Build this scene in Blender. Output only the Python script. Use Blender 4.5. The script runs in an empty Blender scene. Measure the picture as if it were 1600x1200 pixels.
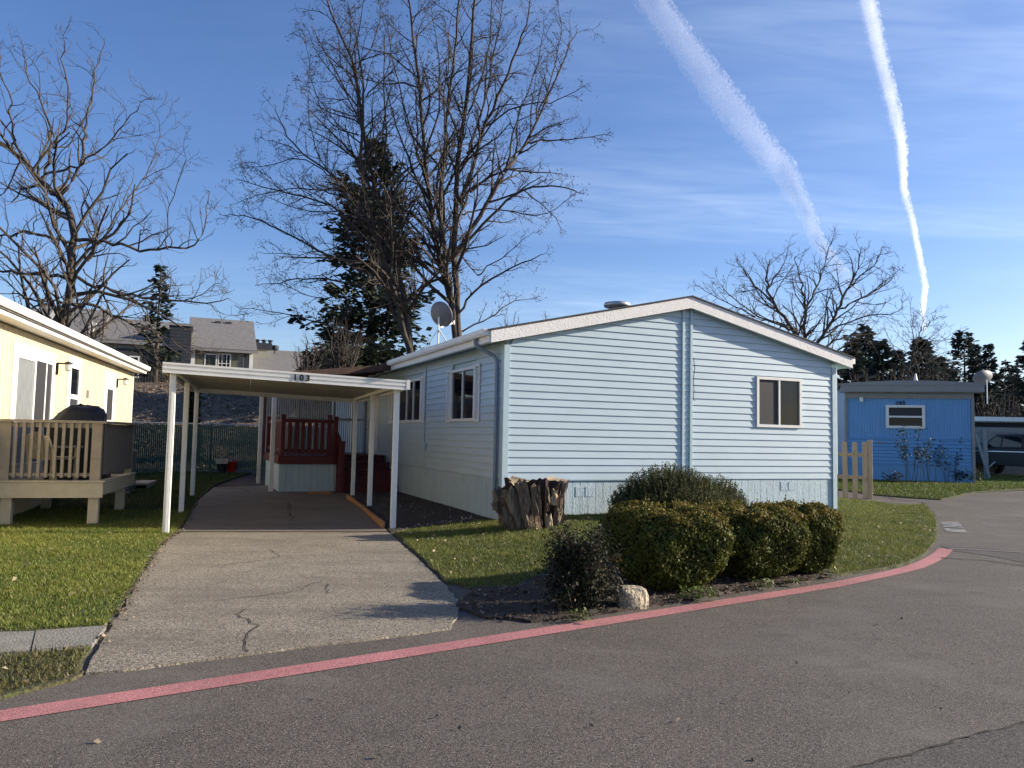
import bpy, bmesh, math, random
import numpy as np
from mathutils import Vector, Matrix, Euler
random.seed(7); RNG = np.random.default_rng(7)
R = math.radians
S = bpy.context.scene
COL = S.collection

# ------------------------------------------------------------------ camera
F = 1206.0; CAMZ = 1.58
ROLL = math.atan(0.0202); PITCH = math.atan(82.4 * math.cos(ROLL) / F)
fw = np.array([0, math.cos(PITCH), math.sin(PITCH)])
_u0 = np.cross([1, 0, 0], fw)
cam_r = math.cos(ROLL) * np.array([1, 0, 0]) + math.sin(ROLL) * _u0
cam_u = -math.sin(ROLL) * np.array([1, 0, 0]) + math.cos(ROLL) * _u0
cd = bpy.data.cameras.new('camera'); cam = bpy.data.objects.new('camera', cd); COL.objects.link(cam)
cd.sensor_width = 36; cd.lens = F / 1600 * 36; cd.clip_start = 0.05; cd.clip_end = 40000
mw = Matrix.Identity(4)
for i in range(3):
    mw[i][0] = cam_r[i]; mw[i][1] = cam_u[i]; mw[i][2] = -fw[i]
mw[2][3] = CAMZ
cam.matrix_world = mw
S.camera = cam

# ------------------------------------------------------------------ world, sun, exposure
SUN_EL = R(20.4)
SUN = np.array([0.986 * math.cos(SUN_EL), 0.168 * math.cos(SUN_EL), math.sin(SUN_EL)])
W = bpy.data.worlds.new('World'); S.world = W; W.use_nodes = True
nt = W.node_tree; nt.nodes.clear()
def wn(t, **k):
    n = nt.nodes.new(t)
    for a, b in k.items(): setattr(n, a, b)
    return n
L = nt.links.new
w_out = wn('ShaderNodeOutputWorld'); w_bg = wn('ShaderNodeBackground'); w_sky = wn('ShaderNodeTexSky')
w_sky.sky_type = 'NISHITA'; w_sky.sun_disc = False; w_sky.sun_elevation = SUN_EL
w_sky.sun_rotation = math.atan2(SUN[0], SUN[1]); w_sky.air_density = 1.0; w_sky.dust_density = 0.7; w_sky.ozone_density = 2.2
w_hsv = wn('ShaderNodeHueSaturation'); w_hsv.inputs['Saturation'].default_value = 1.12; w_hsv.inputs['Hue'].default_value = 0.503
w_tint = wn('ShaderNodeMix'); w_tint.data_type = 'RGBA'; w_tint.blend_type = 'MULTIPLY'; w_tint.inputs[0].default_value = 1
L(w_sky.outputs[0], w_tint.inputs[6]); w_tint.inputs[7].default_value = (0.97, 0.99, 1.16, 1); L(w_tint.outputs[2], w_hsv.inputs['Color'])
# thin cirrus: noise on a high plane seen along the view direction
tc = wn('ShaderNodeTexCoord'); sep = wn('ShaderNodeSeparateXYZ'); L(tc.outputs['Generated'], sep.inputs[0])
def math_(op, a, b=None, clamp=False):
    n = wn('ShaderNodeMath', operation=op); n.use_clamp = clamp
    for i, v in enumerate((a, b)):
        if v is None: continue
        if isinstance(v, (int, float)): n.inputs[i].default_value = v
        else: L(v, n.inputs[i])
    return n.outputs[0]
zz = math_('ADD', math_('MAXIMUM', sep.outputs[2], 0.0), 0.08)
px_ = math_('DIVIDE', sep.outputs[0], zz); py_ = math_('DIVIDE', sep.outputs[1], zz)
cmb = wn('ShaderNodeCombineXYZ'); L(px_, cmb.inputs[0]); L(py_, cmb.inputs[1])
mp = wn('ShaderNodeMapping'); L(cmb.outputs[0], mp.inputs[0])
mp.inputs['Rotation'].default_value = (0, 0, R(24)); mp.inputs['Scale'].default_value = (0.22, 0.75, 1); mp.inputs['Location'].default_value = (0.35, 0.25, 0)
n1 = wn('ShaderNodeTexNoise'); L(mp.outputs[0], n1.inputs['Vector'])
n1.inputs['Scale'].default_value = 1.0; n1.inputs['Detail'].default_value = 7; n1.inputs['Roughness'].default_value = 0.55; n1.inputs['Distortion'].default_value = 0.6
mp2 = wn('ShaderNodeMapping'); L(cmb.outputs[0], mp2.inputs[0])
mp2.inputs['Rotation'].default_value = (0, 0, R(-28)); mp2.inputs['Scale'].default_value = (2.2, 9.0, 1)
n2 = wn('ShaderNodeTexNoise'); L(mp2.outputs[0], n2.inputs['Vector']); n2.inputs['Scale'].default_value = 1.3; n2.inputs['Detail'].default_value = 6; n2.inputs['Distortion'].default_value = 0.8
cr = wn('ShaderNodeMapRange'); L(n1.outputs[0], cr.inputs[0]); cr.inputs[1].default_value = 0.44; cr.inputs[2].default_value = 0.74; cr.interpolation_type = 'SMOOTHSTEP'
cr2 = wn('ShaderNodeMapRange'); L(n2.outputs[0], cr2.inputs[0]); cr2.inputs[1].default_value = 0.25; cr2.inputs[2].default_value = 0.75
az = wn('ShaderNodeMapRange'); L(sep.outputs[0], az.inputs[0]); az.inputs[1].default_value = -0.30; az.inputs[2].default_value = 0.55; az.inputs[3].default_value = 0.18; az.inputs[4].default_value = 1.0
cl = math_('MULTIPLY', math_('MULTIPLY', cr.outputs[0], math_('ADD', math_('MULTIPLY', cr2.outputs[0], 0.75), 0.25)), az.outputs[0])
cl = math_('MULTIPLY', cl, 0.50, True)
w_mix = wn('ShaderNodeMix'); w_mix.data_type = 'RGBA'; L(cl, w_mix.inputs[0]); L(w_hsv.outputs[0], w_mix.inputs[6])
w_mix.inputs[7].default_value = (7.6, 8.8, 10.2, 1)
L(w_mix.outputs[2], w_bg.inputs['Color']); w_bg.inputs['Strength'].default_value = 0.088
L(w_bg.outputs[0], w_out.inputs[0])

sd = bpy.data.lights.new('sun', 'SUN'); sd.energy = 5.0; sd.angle = R(0.5); sd.color = (1.0, 0.89, 0.73)
so = bpy.data.objects.new('sun', sd); COL.objects.link(so); so.location = (20, 3, 12)
so.rotation_euler = Vector(-SUN).to_track_quat('-Z', 'Y').to_euler()
S.view_settings.view_transform = 'Standard'; S.view_settings.look = 'None'; S.view_settings.gamma = 1
S.view_settings.use_curve_mapping = False; S.view_settings.exposure = 0.88
S.cycles.max_bounces = 6; S.cycles.diffuse_bounces = 3; S.cycles.glossy_bounces = 3; S.cycles.transparent_max_bounces = 12
S.cycles.use_denoising = True; S.cycles.denoising_prefilter = 'ACCURATE'; S.cycles.caustics_reflective = False; S.cycles.caustics_refractive = False

# ------------------------------------------------------------------ measuring helpers
def ray(px, py):
    return fw + (px - 800) / F * cam_r - (py - 600) / F * cam_u
def gp(px, py, z=0.0):
    r = ray(px, py); k = (z - CAMZ) / r[2]
    return np.array([r[0] * k, r[1] * k, z])
def at(px, py, Y):
    r = ray(px, py); k = Y / r[1]
    return np.array([r[0] * k, Y, CAMZ + r[2] * k])
def ss(a, b, x):
    t = np.clip((np.asarray(x, float) - a) / (b - a), 0, 1); return t * t * (3 - 2 * t)

# ------------------------------------------------------------------ materials
def mat(name, col, rough=0.65, var=0.12, scale=6.0, bump=0.0, bscale=40.0, metal=0.0, spec=0.4,
        stretch=(1, 1, 1), col2=None, thr=(0.35, 0.65), speck=None, detail=5, trans=0.0, attr=None, dirt=None, bdist=0.02):
    m = bpy.data.materials.new(name); m.use_nodes = True
    t = m.node_tree; N = t.nodes; K = t.links.new
    b = N['Principled BSDF']
    b.inputs['Roughness'].default_value = rough; b.inputs['Metallic'].default_value = metal
    b.inputs['Specular IOR Level'].default_value = spec
    co = N.new('ShaderNodeTexCoord'); mp = N.new('ShaderNodeMapping'); oi = N.new('ShaderNodeObjectInfo'); va = N.new('ShaderNodeVectorMath'); va.operation = 'MULTIPLY_ADD'; K(oi.outputs['Random'], va.inputs[0]); va.inputs[1].default_value = (37, 53, 41); K(co.outputs['Object'], va.inputs[2]); K(va.outputs[0], mp.inputs[0]); mp.inputs['Scale'].default_value = stretch
    def mixc(fac, a, b_):
        x = N.new('ShaderNodeMix'); x.data_type = 'RGBA'
        for i, v in ((0, fac), (6, a), (7, b_)):
            if hasattr(v, 'is_output'): K(v, x.inputs[i])
            elif i == 0: x.inputs[0].default_value = v
            else: x.inputs[i].default_value = (*v, 1)
        return x.outputs[2]
    def ramp(src, lo, hi):
        x = N.new('ShaderNodeMapRange'); K(src, x.inputs[0]); x.inputs[1].default_value = lo; x.inputs[2].default_value = hi
        return x.outputs[0]
    nz = N.new('ShaderNodeTexNoise'); K(mp.outputs[0], nz.inputs['Vector']); nz.inputs['Scale'].default_value = scale; nz.inputs['Detail'].default_value = detail; nz.inputs['Roughness'].default_value = 0.6
    if col2 is None: col2 = tuple(min(1, c * (1 - var)) for c in col); col = tuple(min(1, c * (1 + var * .6)) for c in col)
    c = mixc(ramp(nz.outputs[0], *thr), col, col2)
    if attr:
        a = N.new('ShaderNodeAttribute'); a.attribute_name = attr
        x = N.new('ShaderNodeMix'); x.data_type = 'RGBA'; x.blend_type = 'MULTIPLY'; x.inputs[0].default_value = 1
        K(c, x.inputs[6]); K(a.outputs['Color'], x.inputs[7]); c = x.outputs[2]
    if speck:                                   # (scale, colour, lo, hi, amount)
        for (sc_, cc, lo, hi, am) in speck:
            v = N.new('ShaderNodeTexNoise'); K(mp.outputs[0], v.inputs['Vector']); v.inputs['Scale'].default_value = sc_; v.inputs['Detail'].default_value = 2
            r_ = ramp(v.outputs[0], lo, hi); q = N.new('ShaderNodeMath'); q.operation = 'MULTIPLY'; K(r_, q.inputs[0]); q.inputs[1].default_value = am
            c = mixc(q.outputs[0], c, cc)
    if dirt:                                    # (scale, colour, lo, hi, amount, stretch)
        for (sc_, cc, lo, hi, am, st) in dirt:
            m2 = N.new('ShaderNodeMapping'); K(va.outputs[0], m2.inputs[0]); m2.inputs['Scale'].default_value = st
            v = N.new('ShaderNodeTexNoise'); K(m2.outputs[0], v.inputs['Vector']); v.inputs['Scale'].default_value = sc_; v.inputs['Detail'].default_value = 7; v.inputs['Roughness'].default_value = 0.65
            r_ = ramp(v.outputs[0], lo, hi); q = N.new('ShaderNodeMath'); q.operation = 'MULTIPLY'; K(r_, q.inputs[0]); q.inputs[1].default_value = am
            c = mixc(q.outputs[0], c, cc)
    K(c, b.inputs['Base Color'])
    if bump:
        bn = N.new('ShaderNodeTexNoise'); K(mp.outputs[0], bn.inputs['Vector']); bn.inputs['Scale'].default_value = bscale; bn.inputs['Detail'].default_value = 4
        bp = N.new('ShaderNodeBump'); bp.inputs['Strength'].default_value = bump; bp.inputs['Distance'].default_value = bdist
        K(bn.outputs[0], bp.inputs['Height']); K(bp.outputs[0], b.inputs['Normal'])
    if trans:
        tr = N.new('ShaderNodeBsdfTranslucent'); K(c, tr.inputs[0]); mx = N.new('ShaderNodeMixShader'); mx.inputs[0].default_value = trans
        K(b.outputs[0], mx.inputs[1]); K(tr.outputs[0], mx.inputs[2]); K(mx.outputs[0], N['Material Output'].inputs[0])
    return m

MT = {}
MT['siding'] = mat('pale_blue_siding', (0.455, 0.56, 0.61), 0.42, 0.05, 1.6, 0.05, 3.0, spec=0.5, dirt=[(2.0, (0.36, 0.44, 0.44), 0.55, 0.8, 0.35, (0.4, 0.4, 3.0))])
MT['skirt'] = mat('pale_blue_skirting', (0.45, 0.56, 0.60), 0.6, 0.08, 3, 0.5, 55, stretch=(1, 1, .35), dirt=[(5, (0.25, 0.27, 0.26), 0.55, 0.8, 0.45, (1, 1, .6))])
MT['greywhite'] = mat('shade_greyed_white_paint', (0.42, 0.43, 0.45), 0.6, 0.1, 5)  # white screen slats, with the porch shade put into this grey
MT['trim'] = mat('pale_blue_trim', (0.44, 0.565, 0.60), 0.45, 0.06, 4)
MT['slateblue'] = mat('grey_blue_downspout', (0.20, 0.25, 0.31), 0.4, 0.1, 4)
MT['white'] = mat('white_paint', (0.78, 0.76, 0.72), 0.5, 0.06, 4, 0.05, 60)
MT['stucco'] = mat('white_rough_fascia', (0.82, 0.79, 0.75), 0.75, 0.05, 5, 0.35, 30, stretch=(1, 1, 1))
MT['worn'] = mat('worn_white_metal', (0.76, 0.75, 0.70), 0.45, 0.06, 3, dirt=[(9, (0.30, 0.27, 0.22), 0.60, 0.78, 0.7, (.25, .25, 2.5)), (30, (0.28, 0.25, 0.2), 0.68, 0.75, 0.6, (1, 1, .3))])
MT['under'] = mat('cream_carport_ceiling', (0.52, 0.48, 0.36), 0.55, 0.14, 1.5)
MT['glass'] = mat('dark_window_glass', (0.008, 0.010, 0.013), 0.04, 0.2, 2, spec=0.35)
MT['screen'] = mat('grey_insect_screen', (0.045, 0.045, 0.048), 0.5, 0.15, 90, spec=0.2)
MT['curtain'] = mat('white_net_curtain', (0.24, 0.255, 0.255), 0.35, 0.45, 9, stretch=(1, 9, .5), spec=0.6)
MT['shingle_d'] = mat('dark_shingles', (0.07, 0.07, 0.075), 0.9, 0.35, 12, 0.5, 30)
MT['shingle_g'] = mat('grey_shingles', (0.18, 0.172, 0.165), 0.9, 0.22, 5, 0.4, 12, speck=[(9, (0.16, 0.155, 0.15), .5, .7, .7)])
MT['brownroof'] = mat('brown_awning_wood', (0.085, 0.045, 0.03), 0.7, 0.3, 5)
MT['red'] = mat('dark_red_deck_paint', (0.105, 0.012, 0.011), 0.55, 0.2, 5)
MT['alum'] = mat('grey_metal', (0.42, 0.43, 0.44), 0.4, 0.12, 5, metal=0.4)
MT['dish'] = mat('grey_dish', (0.16, 0.165, 0.18), 0.5, 0.08, 4)
MT['asphalt'] = mat('asphalt', (0.145, 0.122, 0.100), 0.85, 0.2, 0.9, 0.8, 170, spec=0.2, col2=(0.112, 0.096, 0.080), thr=(.3, .7), bdist=.006,
    speck=[(105, (0.034, 0.031, 0.028), .48, .59, .85), (82, (0.30, 0.27, 0.235), .60, .68, .85), (230, (0.26, 0.24, 0.21), .60, .70, .5)],
    dirt=[(0.55, (0.18, 0.165, 0.145), .50, .72, .6, (1, 1, 1)), (2.2, (0.055, 0.05, 0.046), .58, .76, .6, (.5, 1, 1)), (9, (0.05, 0.046, 0.042), .68, .76, .5, (1, 1, 1)), (1.1, (0.20, 0.18, 0.155), .6, .75, .5, (.25, 1.2, 1))])
MT['asphalt2'] = mat('newer_asphalt', (0.105, 0.094, 0.083), 0.85, 0.2, 2, 0.8, 170, bdist=.006, spec=0.2, speck=[(110, (0.035, 0.032, 0.03), .48, .6, .85), (90, (0.24, 0.22, 0.20), .60, .68, .8)])
MT['redline'] = mat('faded_red_road_paint', (0.44, 0.175, 0.172), 0.8, 0.2, 1.2, 0.8, 170, bdist=.006, speck=[(95, (0.13, 0.06, 0.06), .54, .64, .8), (70, (0.60, 0.33, 0.32), .57, .68, .75)], dirt=[(1.6, (0.30, 0.14, 0.135), .5, .7, .6, (1, 1, 1)), (14, (0.11, 0.085, 0.08), .66, .74, .8, (1, 1, 1))])
MT['redworn'] = mat('worn_pink_road_paint', (0.24, 0.17, 0.165), 0.85, 0.2, 3, 0.7, 110, speck=[(60, (0.08, 0.078, 0.076), .5, .6, .85)])
MT['roadwhite'] = mat('white_road_paint', (0.40, 0.40, 0.39), 0.8, 0.12, 4, speck=[(30, (0.16, 0.155, 0.15), .56, .68, .7)])
MT['conc'] = mat('exposed_aggregate_concrete', (0.34, 0.295, 0.225), 0.85, 0.1, 1.2, 0.8, 120, spec=0.25, col2=(0.25, 0.22, 0.17), thr=(.35, .7), bdist=.007,
    speck=[(70, (0.085, 0.072, 0.055), .47, .58, .9), (52, (0.52, 0.46, 0.36), .58, .66, .85), (150, (0.10, 0.09, 0.075), .58, .68, .6)],
    dirt=[(1.1, (0.12, 0.105, 0.085), .46, .70, .7, (.6, 1.6, 1)), (6, (0.11, 0.10, 0.08), .58, .72, .5, (1, 1, 1)), (3.2, (0.34, 0.31, 0.25), .58, .75, .5, (1, 1, 1))])
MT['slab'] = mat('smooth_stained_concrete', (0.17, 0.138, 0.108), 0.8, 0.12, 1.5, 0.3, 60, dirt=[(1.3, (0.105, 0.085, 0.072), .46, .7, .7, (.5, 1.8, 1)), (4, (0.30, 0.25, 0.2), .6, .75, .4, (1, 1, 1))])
MT['walkslab'] = mat('old_sidewalk_concrete', (0.25, 0.235, 0.20), 0.85, 0.2, 2.5, 0.7, 60, speck=[(60, (0.13, 0.12, 0.10), .5, .66, .7)])
MT['crack'] = mat('dirt_filled_crack', (0.035, 0.032, 0.024), 0.95, 0.3, 20)
MT['soil'] = mat('bare_soil', (0.085, 0.062, 0.045), 0.95, 0.3, 2, 1.0, 30, speck=[(45, (0.03, 0.022, 0.016), .45, .6, .8), (60, (0.17, 0.13, 0.095), .6, .7, .7)])
MT['mulch'] = mat('dark_mulch', (0.058, 0.042, 0.032), 0.95, 0.3, 3, 1.0, 40, speck=[(55, (0.022, 0.017, 0.013), .45, .6, .8), (40, (0.13, 0.095, 0.07), .62, .72, .7)])
MT['turf'] = mat('lawn_soil', (0.070, 0.085, 0.026), 0.95, 0.3, 1.5, 1.0, 40, col2=(0.085, 0.075, 0.035), speck=[(40, (0.03, 0.035, 0.012), .48, .62, .8)])
MT['verge'] = mat('mossy_verge_soil', (0.12, 0.095, 0.05), 0.95, 0.3, 2.5, 1.0, 40, col2=(0.07, 0.08, 0.028), speck=[(40, (0.035, 0.03, 0.018), .48, .62, .8)])
MT['blade'] = mat('grass_blades', (1, 1, 1), 0.6, 0.1, 2, attr='tint', trans=0.3, spec=0.3)
MT['leaf'] = mat('shrub_leaves', (1, 1, 1), 0.6, 0.1, 8, attr='tint', trans=0.25, spec=0.18)
MT['drywood'] = mat('dead_leaves', (1, 1, 1), 0.8, 0.1, 8, attr='tint', trans=0.15)
MT['core'] = mat('shrub_shade_core', (0.010, 0.011, 0.006), 0.95, 0.3, 10)  # near-black solid hull; the shade inside the shrubs is in its colour
MT['hill'] = mat('bark_mulch_bank', (0.17, 0.125, 0.085), 0.95, 0.35, .8, 1.0, 6, bdist=.15, speck=[(5, (0.055, 0.042, 0.032), .45, .65, .8), (2, (0.24, 0.19, 0.13), .55, .7, .6)])
MT['bark'] = mat('grey_brown_bark', (0.080, 0.064, 0.050), 0.9, 0.3, 6, 0.8, 30, stretch=(1, 1, .25))
MT['bark2'] = mat('pale_brown_bark', (0.072, 0.057, 0.045), 0.9, 0.3, 6, 0.8, 30, stretch=(1, 1, .25))
MT['needle'] = mat('conifer_needles', (1, 1, 1), 0.7, 0.1, 3, attr='tint', trans=0.1, spec=0.2)
MT['yellow'] = mat('pale_yellow_siding', (0.62, 0.53, 0.345), 0.65, 0.04, 3, 0.25, 45, stretch=(1, 1, .3))
MT['tan'] = mat('tan_deck_paint', (0.36, 0.305, 0.225), 0.7, 0.10, 5, 0.2, 40, dirt=[(7, (0.13, 0.115, 0.09), .58, .75, .5, (.5, .5, 2))])
MT['tanpale'] = mat('weathered_cream_deck_timber', (0.52, 0.46, 0.33), 0.75, 0.10, 5, 0.3, 40, dirt=[(9, (0.18, 0.15, 0.11), .6, .76, .7, (.6, .6, 1.6))])
MT['taupe'] = mat('taupe_grooved_panel', (0.19, 0.165, 0.14), 0.75, 0.1, 4)
MT['black'] = mat('black_vinyl_cover', (0.012, 0.012, 0.014), 0.45, 0.2, 4, 0.2, 9)
MT['blackmetal'] = mat('black_metal', (0.015, 0.015, 0.016), 0.4, 0.2, 4)
MT['greyplastic'] = mat('grey_box', (0.10, 0.10, 0.105), 0.6, 0.1, 4)
MT['greystep'] = mat('weathered_grey_step', (0.27, 0.25, 0.225), 0.85, 0.15, 5)
MT['green'] = mat('green_fence_slat', (0.008, 0.070, 0.056), 0.45, 0.2, 3)
MT['greenmetal'] = mat('dark_green_fence_metal', (0.02, 0.07, 0.055), 0.45, 0.1, 3)
MT['bucket'] = mat('red_plastic', (0.55, 0.025, 0.012), 0.4, 0.1, 3)
MT['blue'] = mat('bright_blue_siding', (0.125, 0.31, 0.58), 0.45, 0.06, 2)
MT['greytrim'] = mat('grey_trim_paint', (0.26, 0.255, 0.255), 0.6, 0.1, 4)
MT['cedar'] = mat('new_cedar_boards', (0.44, 0.315, 0.205), 0.75, 0.14, 4, 0.3, 30, stretch=(4, 4, .6), speck=[(3, (0.22, 0.14, 0.085), .66, .74, .8)])
MT['edging'] = mat('orange_brown_timber', (0.36, 0.17, 0.065), 0.75, 0.2, 5, stretch=(.6, 4, 4))
MT['stump'] = mat('weathered_split_wood', (0.30, 0.22, 0.145), 0.9, 0.3, 5, 1.0, 26, stretch=(3, 3, .4), col2=(0.085, 0.055, 0.04), speck=[(7, (0.03, 0.02, 0.016), .55, .68, .85)])
MT['stumpcut'] = mat('cut_wood_face', (0.42, 0.32, 0.20), 0.85, 0.2, 7, 0.4, 30, speck=[(10, (0.2, 0.14, 0.09), .55, .7, .6)])
MT['stumpdark'] = mat('rotted_dark_wood', (0.035, 0.022, 0.018), 0.95, 0.4, 9, 1.0, 25)
MT['rock'] = mat('tan_granite', (0.45, 0.38, 0.26), 0.85, 0.2, 6, 0.9, 40, speck=[(38, (0.20, 0.16, 0.11), .5, .62, .8), (60, (0.62, 0.56, 0.44), .6, .7, .7)])
MT['aptwall'] = mat('sage_grey_siding', (0.30, 0.30, 0.25), 0.7, 0.06, 2)
MT['aptdark'] = mat('dark_slate_and_shade', (0.035, 0.04, 0.055), 0.7, 0.15, 2)  # dark slate parts, plus one shaded wall with its shade in the colour
MT['aptshade'] = mat('balcony_shade_dark', (0.05, 0.05, 0.055), 0.7, 0.15, 2)  # balcony parts with their shade put into the colour
MT['shutter'] = mat('olive_shutter', (0.14, 0.14, 0.10), 0.6, 0.1, 3)
MT['truck'] = mat('near_black_car_paint', (0.010, 0.010, 0.012), 0.45, 0.1, 3, spec=0.3)
MT['tyre'] = mat('tyre_rubber', (0.015, 0.015, 0.015), 0.85, 0.2, 6)
MT['chrome'] = mat('dull_chrome', (0.55, 0.55, 0.55), 0.25, 0.05, 3, metal=0.9)
MT['taillight'] = mat('red_tail_light_lens', (0.25, 0.01, 0.01), 0.2, 0.1, 3)
MT['ink'] = mat('black_number_plastic', (0.012, 0.012, 0.012), 0.4, 0.1, 5)
MT['bulb'] = mat('clear_lantern_glass', (0.55, 0.54, 0.5), 0.1, 0.1, 5, spec=0.6)
MT['terra'] = mat('dusty_white_pot', (0.40, 0.36, 0.30), 0.8, 0.2, 5)

# ------------------------------------------------------------------ mesh helpers
class MB:
    def __init__(s): s.v = []; s.f = []
    def add(s, vs, fs):
        o = len(s.v); s.v += [tuple(map(float, p)) for p in vs]; s.f += [tuple(i + o for i in f) for f in fs]; return s
    def hexa(s, p):                              # 4 bottom then 4 top, same winding
        return s.add(p, [(0, 3, 2, 1), (4, 5, 6, 7), (0, 1, 5, 4), (1, 2, 6, 5), (2, 3, 7, 6), (3, 0, 4, 7)])
    def box(s, x0, x1, y0, y1, z0, z1):
        return s.hexa([(x0, y0, z0), (x1, y0, z0), (x1, y1, z0), (x0, y1, z0), (x0, y0, z1), (x1, y0, z1), (x1, y1, z1), (x0, y1, z1)])
    def bar(s, a, b, w, h, up=(0, 0, 1)):        # rectangular bar from a to b
        a = Vector(a); b = Vector(b); d = (b - a).normalized(); up = Vector(up)
        if abs(d.dot(up)) > .98: up = Vector((0, 1, 0))
        x = d.cross(up).normalized() * w / 2; y = x.cross(d).normalized() * h / 2
        return s.hexa([a - x - y, a + x - y, a + x + y, a - x + y, b - x - y, b + x - y, b + x + y, b - x + y])
    def tube(s, pts, rad, n=6, cap=True):
        pts = [Vector(p) for p in pts]; k = len(pts)
        if not hasattr(rad, '__len__'): rad = [rad] * k
        rings = []
        ref = Vector((0.31, 0.17, 0.93))
        for i, p in enumerate(pts):
            d = (pts[min(i + 1, k - 1)] - pts[max(i - 1, 0)])
            d = d.normalized() if d.length > 1e-9 else Vector((0, 0, 1))
            r_ = ref if abs(d.dot(ref)) < .97 else Vector((1, 0, 0))
            x = d.cross(r_).normalized(); y = d.cross(x)
            rings.append([p + (x * math.cos(2 * math.pi * j / n) + y * math.sin(2 * math.pi * j / n)) * rad[i] for j in range(n)])
        vs = [q for r_ in rings for q in r_]; fs = []
        for i in range(k - 1):
            for j in range(n):
                a = i * n + j; b = i * n + (j + 1) % n; fs.append((a, b, b + n, a + n))
        if cap and n > 2: fs.append(tuple(range(n))[::-1]); fs.append(tuple((k - 1) * n + j for j in range(n)))
        return s.add(vs, fs)
    def lathe(s, prof, n=16, c=(0, 0, 0)):       # prof: (r, z)
        vs = []; fs = []
        for r_, z in prof:
            for j in range(n):
                t = 2 * math.pi * j / n; vs.append((c[0] + r_ * math.cos(t), c[1] + r_ * math.sin(t), c[2] + z))
        for i in range(len(prof) - 1):
            for j in range(n):
                a = i * n + j; b = i * n + (j + 1) % n; fs.append((a, b, b + n, a + n))
        fs.append(tuple(range(n))[::-1]); fs.append(tuple((len(prof) - 1) * n + j for j in range(n)))
        return s.add(vs, fs)
    def prism(s, poly, ext):                     # poly: 3-D points of a planar polygon, ext: extrusion vector
        k = len(poly); e = np.array(ext, float); p = [np.array(q, float) for q in poly]
        return s.add(p + [q + e for q in p], [tuple(range(k))[::-1], tuple(range(k, 2 * k))] + [(i, (i + 1) % k, (i + 1) % k + k, i + k) for i in range(k)])
    def build(s, name, m, parent=None, smooth=False, bevel=0.0):
        me = bpy.data.meshes.new(name); me.from_pydata(s.v, [], s.f)
        bm = bmesh.new(); bm.from_mesh(me); bmesh.ops.recalc_face_normals(bm, faces=bm.faces)
        if bevel: bmesh.ops.bevel(bm, geom=bm.edges[:], offset=bevel, segments=1, affect='EDGES', clamp_overlap=True)
        bm.to_mesh(me); bm.free()
        if smooth: me.polygons.foreach_set('use_smooth', [True] * len(me.polygons))
        me.materials.append(MT[m] if isinstance(m, str) else m)
        return link(name, me, parent)
def link(name, me, parent=None):
    o = bpy.data.objects.new(name, me); COL.objects.link(o)
    if parent is not None: o.parent = parent
    return o
def np_mesh(name, V, k, m, parent=None, tint=None, smooth=False):   # faces of k consecutive verts
    V = np.asarray(V, np.float32).reshape(-1, 3); n = len(V); nf = n // k
    me = bpy.data.meshes.new(name); me.vertices.add(n); me.vertices.foreach_set('co', V.ravel())
    me.loops.add(n); me.loops.foreach_set('vertex_index', np.arange(n, dtype=np.int32))
    me.polygons.add(nf); me.polygons.foreach_set('loop_start', np.arange(0, n, k, dtype=np.int32)); me.polygons.foreach_set('loop_total', np.full(nf, k, np.int32))
    me.update(calc_edges=True)
    if tint is not None:
        a = me.attributes.new('tint', 'FLOAT_COLOR', 'POINT')
        t = np.repeat(np.asarray(tint, np.float32).reshape(nf, 3), k, 0); a.data.foreach_set('color', np.c_[t, np.ones(len(t))].astype(np.float32).ravel())
    me.materials.append(MT[m])
    return link(name, me, parent)
def tag(o, label=None, cat=None, group=None, kind=None):
    if label: o['label'] = label
    if cat: o['category'] = cat
    if group: o['group'] = group
    if kind: o['kind'] = kind
    return o
def thing(name, loc, rz, label, cat, group=None):
    o = bpy.data.objects.new(name, None); COL.objects.link(o); o.empty_display_size = .2
    o.location = loc; o.rotation_euler = (0, 0, rz); return tag(o, label, cat, group)
def inst(o, loc=None, parent='same', rot=None):
    c = o.copy(); COL.objects.link(c)
    if parent != 'same': c.parent = parent
    if loc is not None: c.location = loc
    if rot is not None: c.rotation_euler = rot
    return c
def text_parts(name, s, size, m, parent, loc, rot, gap, xs=1.0, bold=0.0):
    x = 0.0
    for ch in s:
        cu = bpy.data.curves.new(name, 'FONT'); cu.body = ch; cu.size = size; cu.extrude = 0.003; cu.offset = bold; cu.align_x = 'CENTER'
        to = bpy.data.objects.new('tmp', cu); COL.objects.link(to)
        me = bpy.data.meshes.new_from_object(to.evaluated_get(bpy.context.evaluated_depsgraph_get()))
        bpy.data.objects.remove(to); me.materials.clear(); me.materials.append(MT[m])
        o = link(name, me, parent); rm = Euler(rot).to_matrix()
        o.location = Vector(loc) + rm @ Vector((x, 0, 0)); o.rotation_euler = rot; o.scale = (xs, 1, 1)
        x += gap

# ------------------------------------------------------------------ ground form
HA = R(22.96); HU = np.array([math.cos(HA), math.sin(HA), 0]); HN = np.array([-HU[1], HU[0], 0]); C0 = np.array([-0.119, 13.132, 0.0])
def hw(lx, ly, z=0.0): return C0 + HU * lx + HN * ly + np.array([0, 0, z])
RL = np.array([(-7.5, 1.05), (-2.755, 4.33), (-.704, 5.726), (1.187, 7.031), (3.604, 8.714)] + [tuple(gp(*p)[:2]) for p in ((1420, 890), (1448, 879), (1468, 868), (1478, 858))])
YARD = np.array([tuple(gp(*p)[:2]) for p in ((600, 832, .03), (650, 872), (690, 912), (722, 950), (860, 970))] +
                [(1.0, 7.05), (3.5, 8.75)] + [tuple(gp(*p)[:2]) for p in ((1420, 883), (1447, 868), (1462, 848), (1463, 815), (1448, 792))] + [(9.9, 19.7), (9.0, 26), (-4, 26), (-3.5, 17)])
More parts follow.
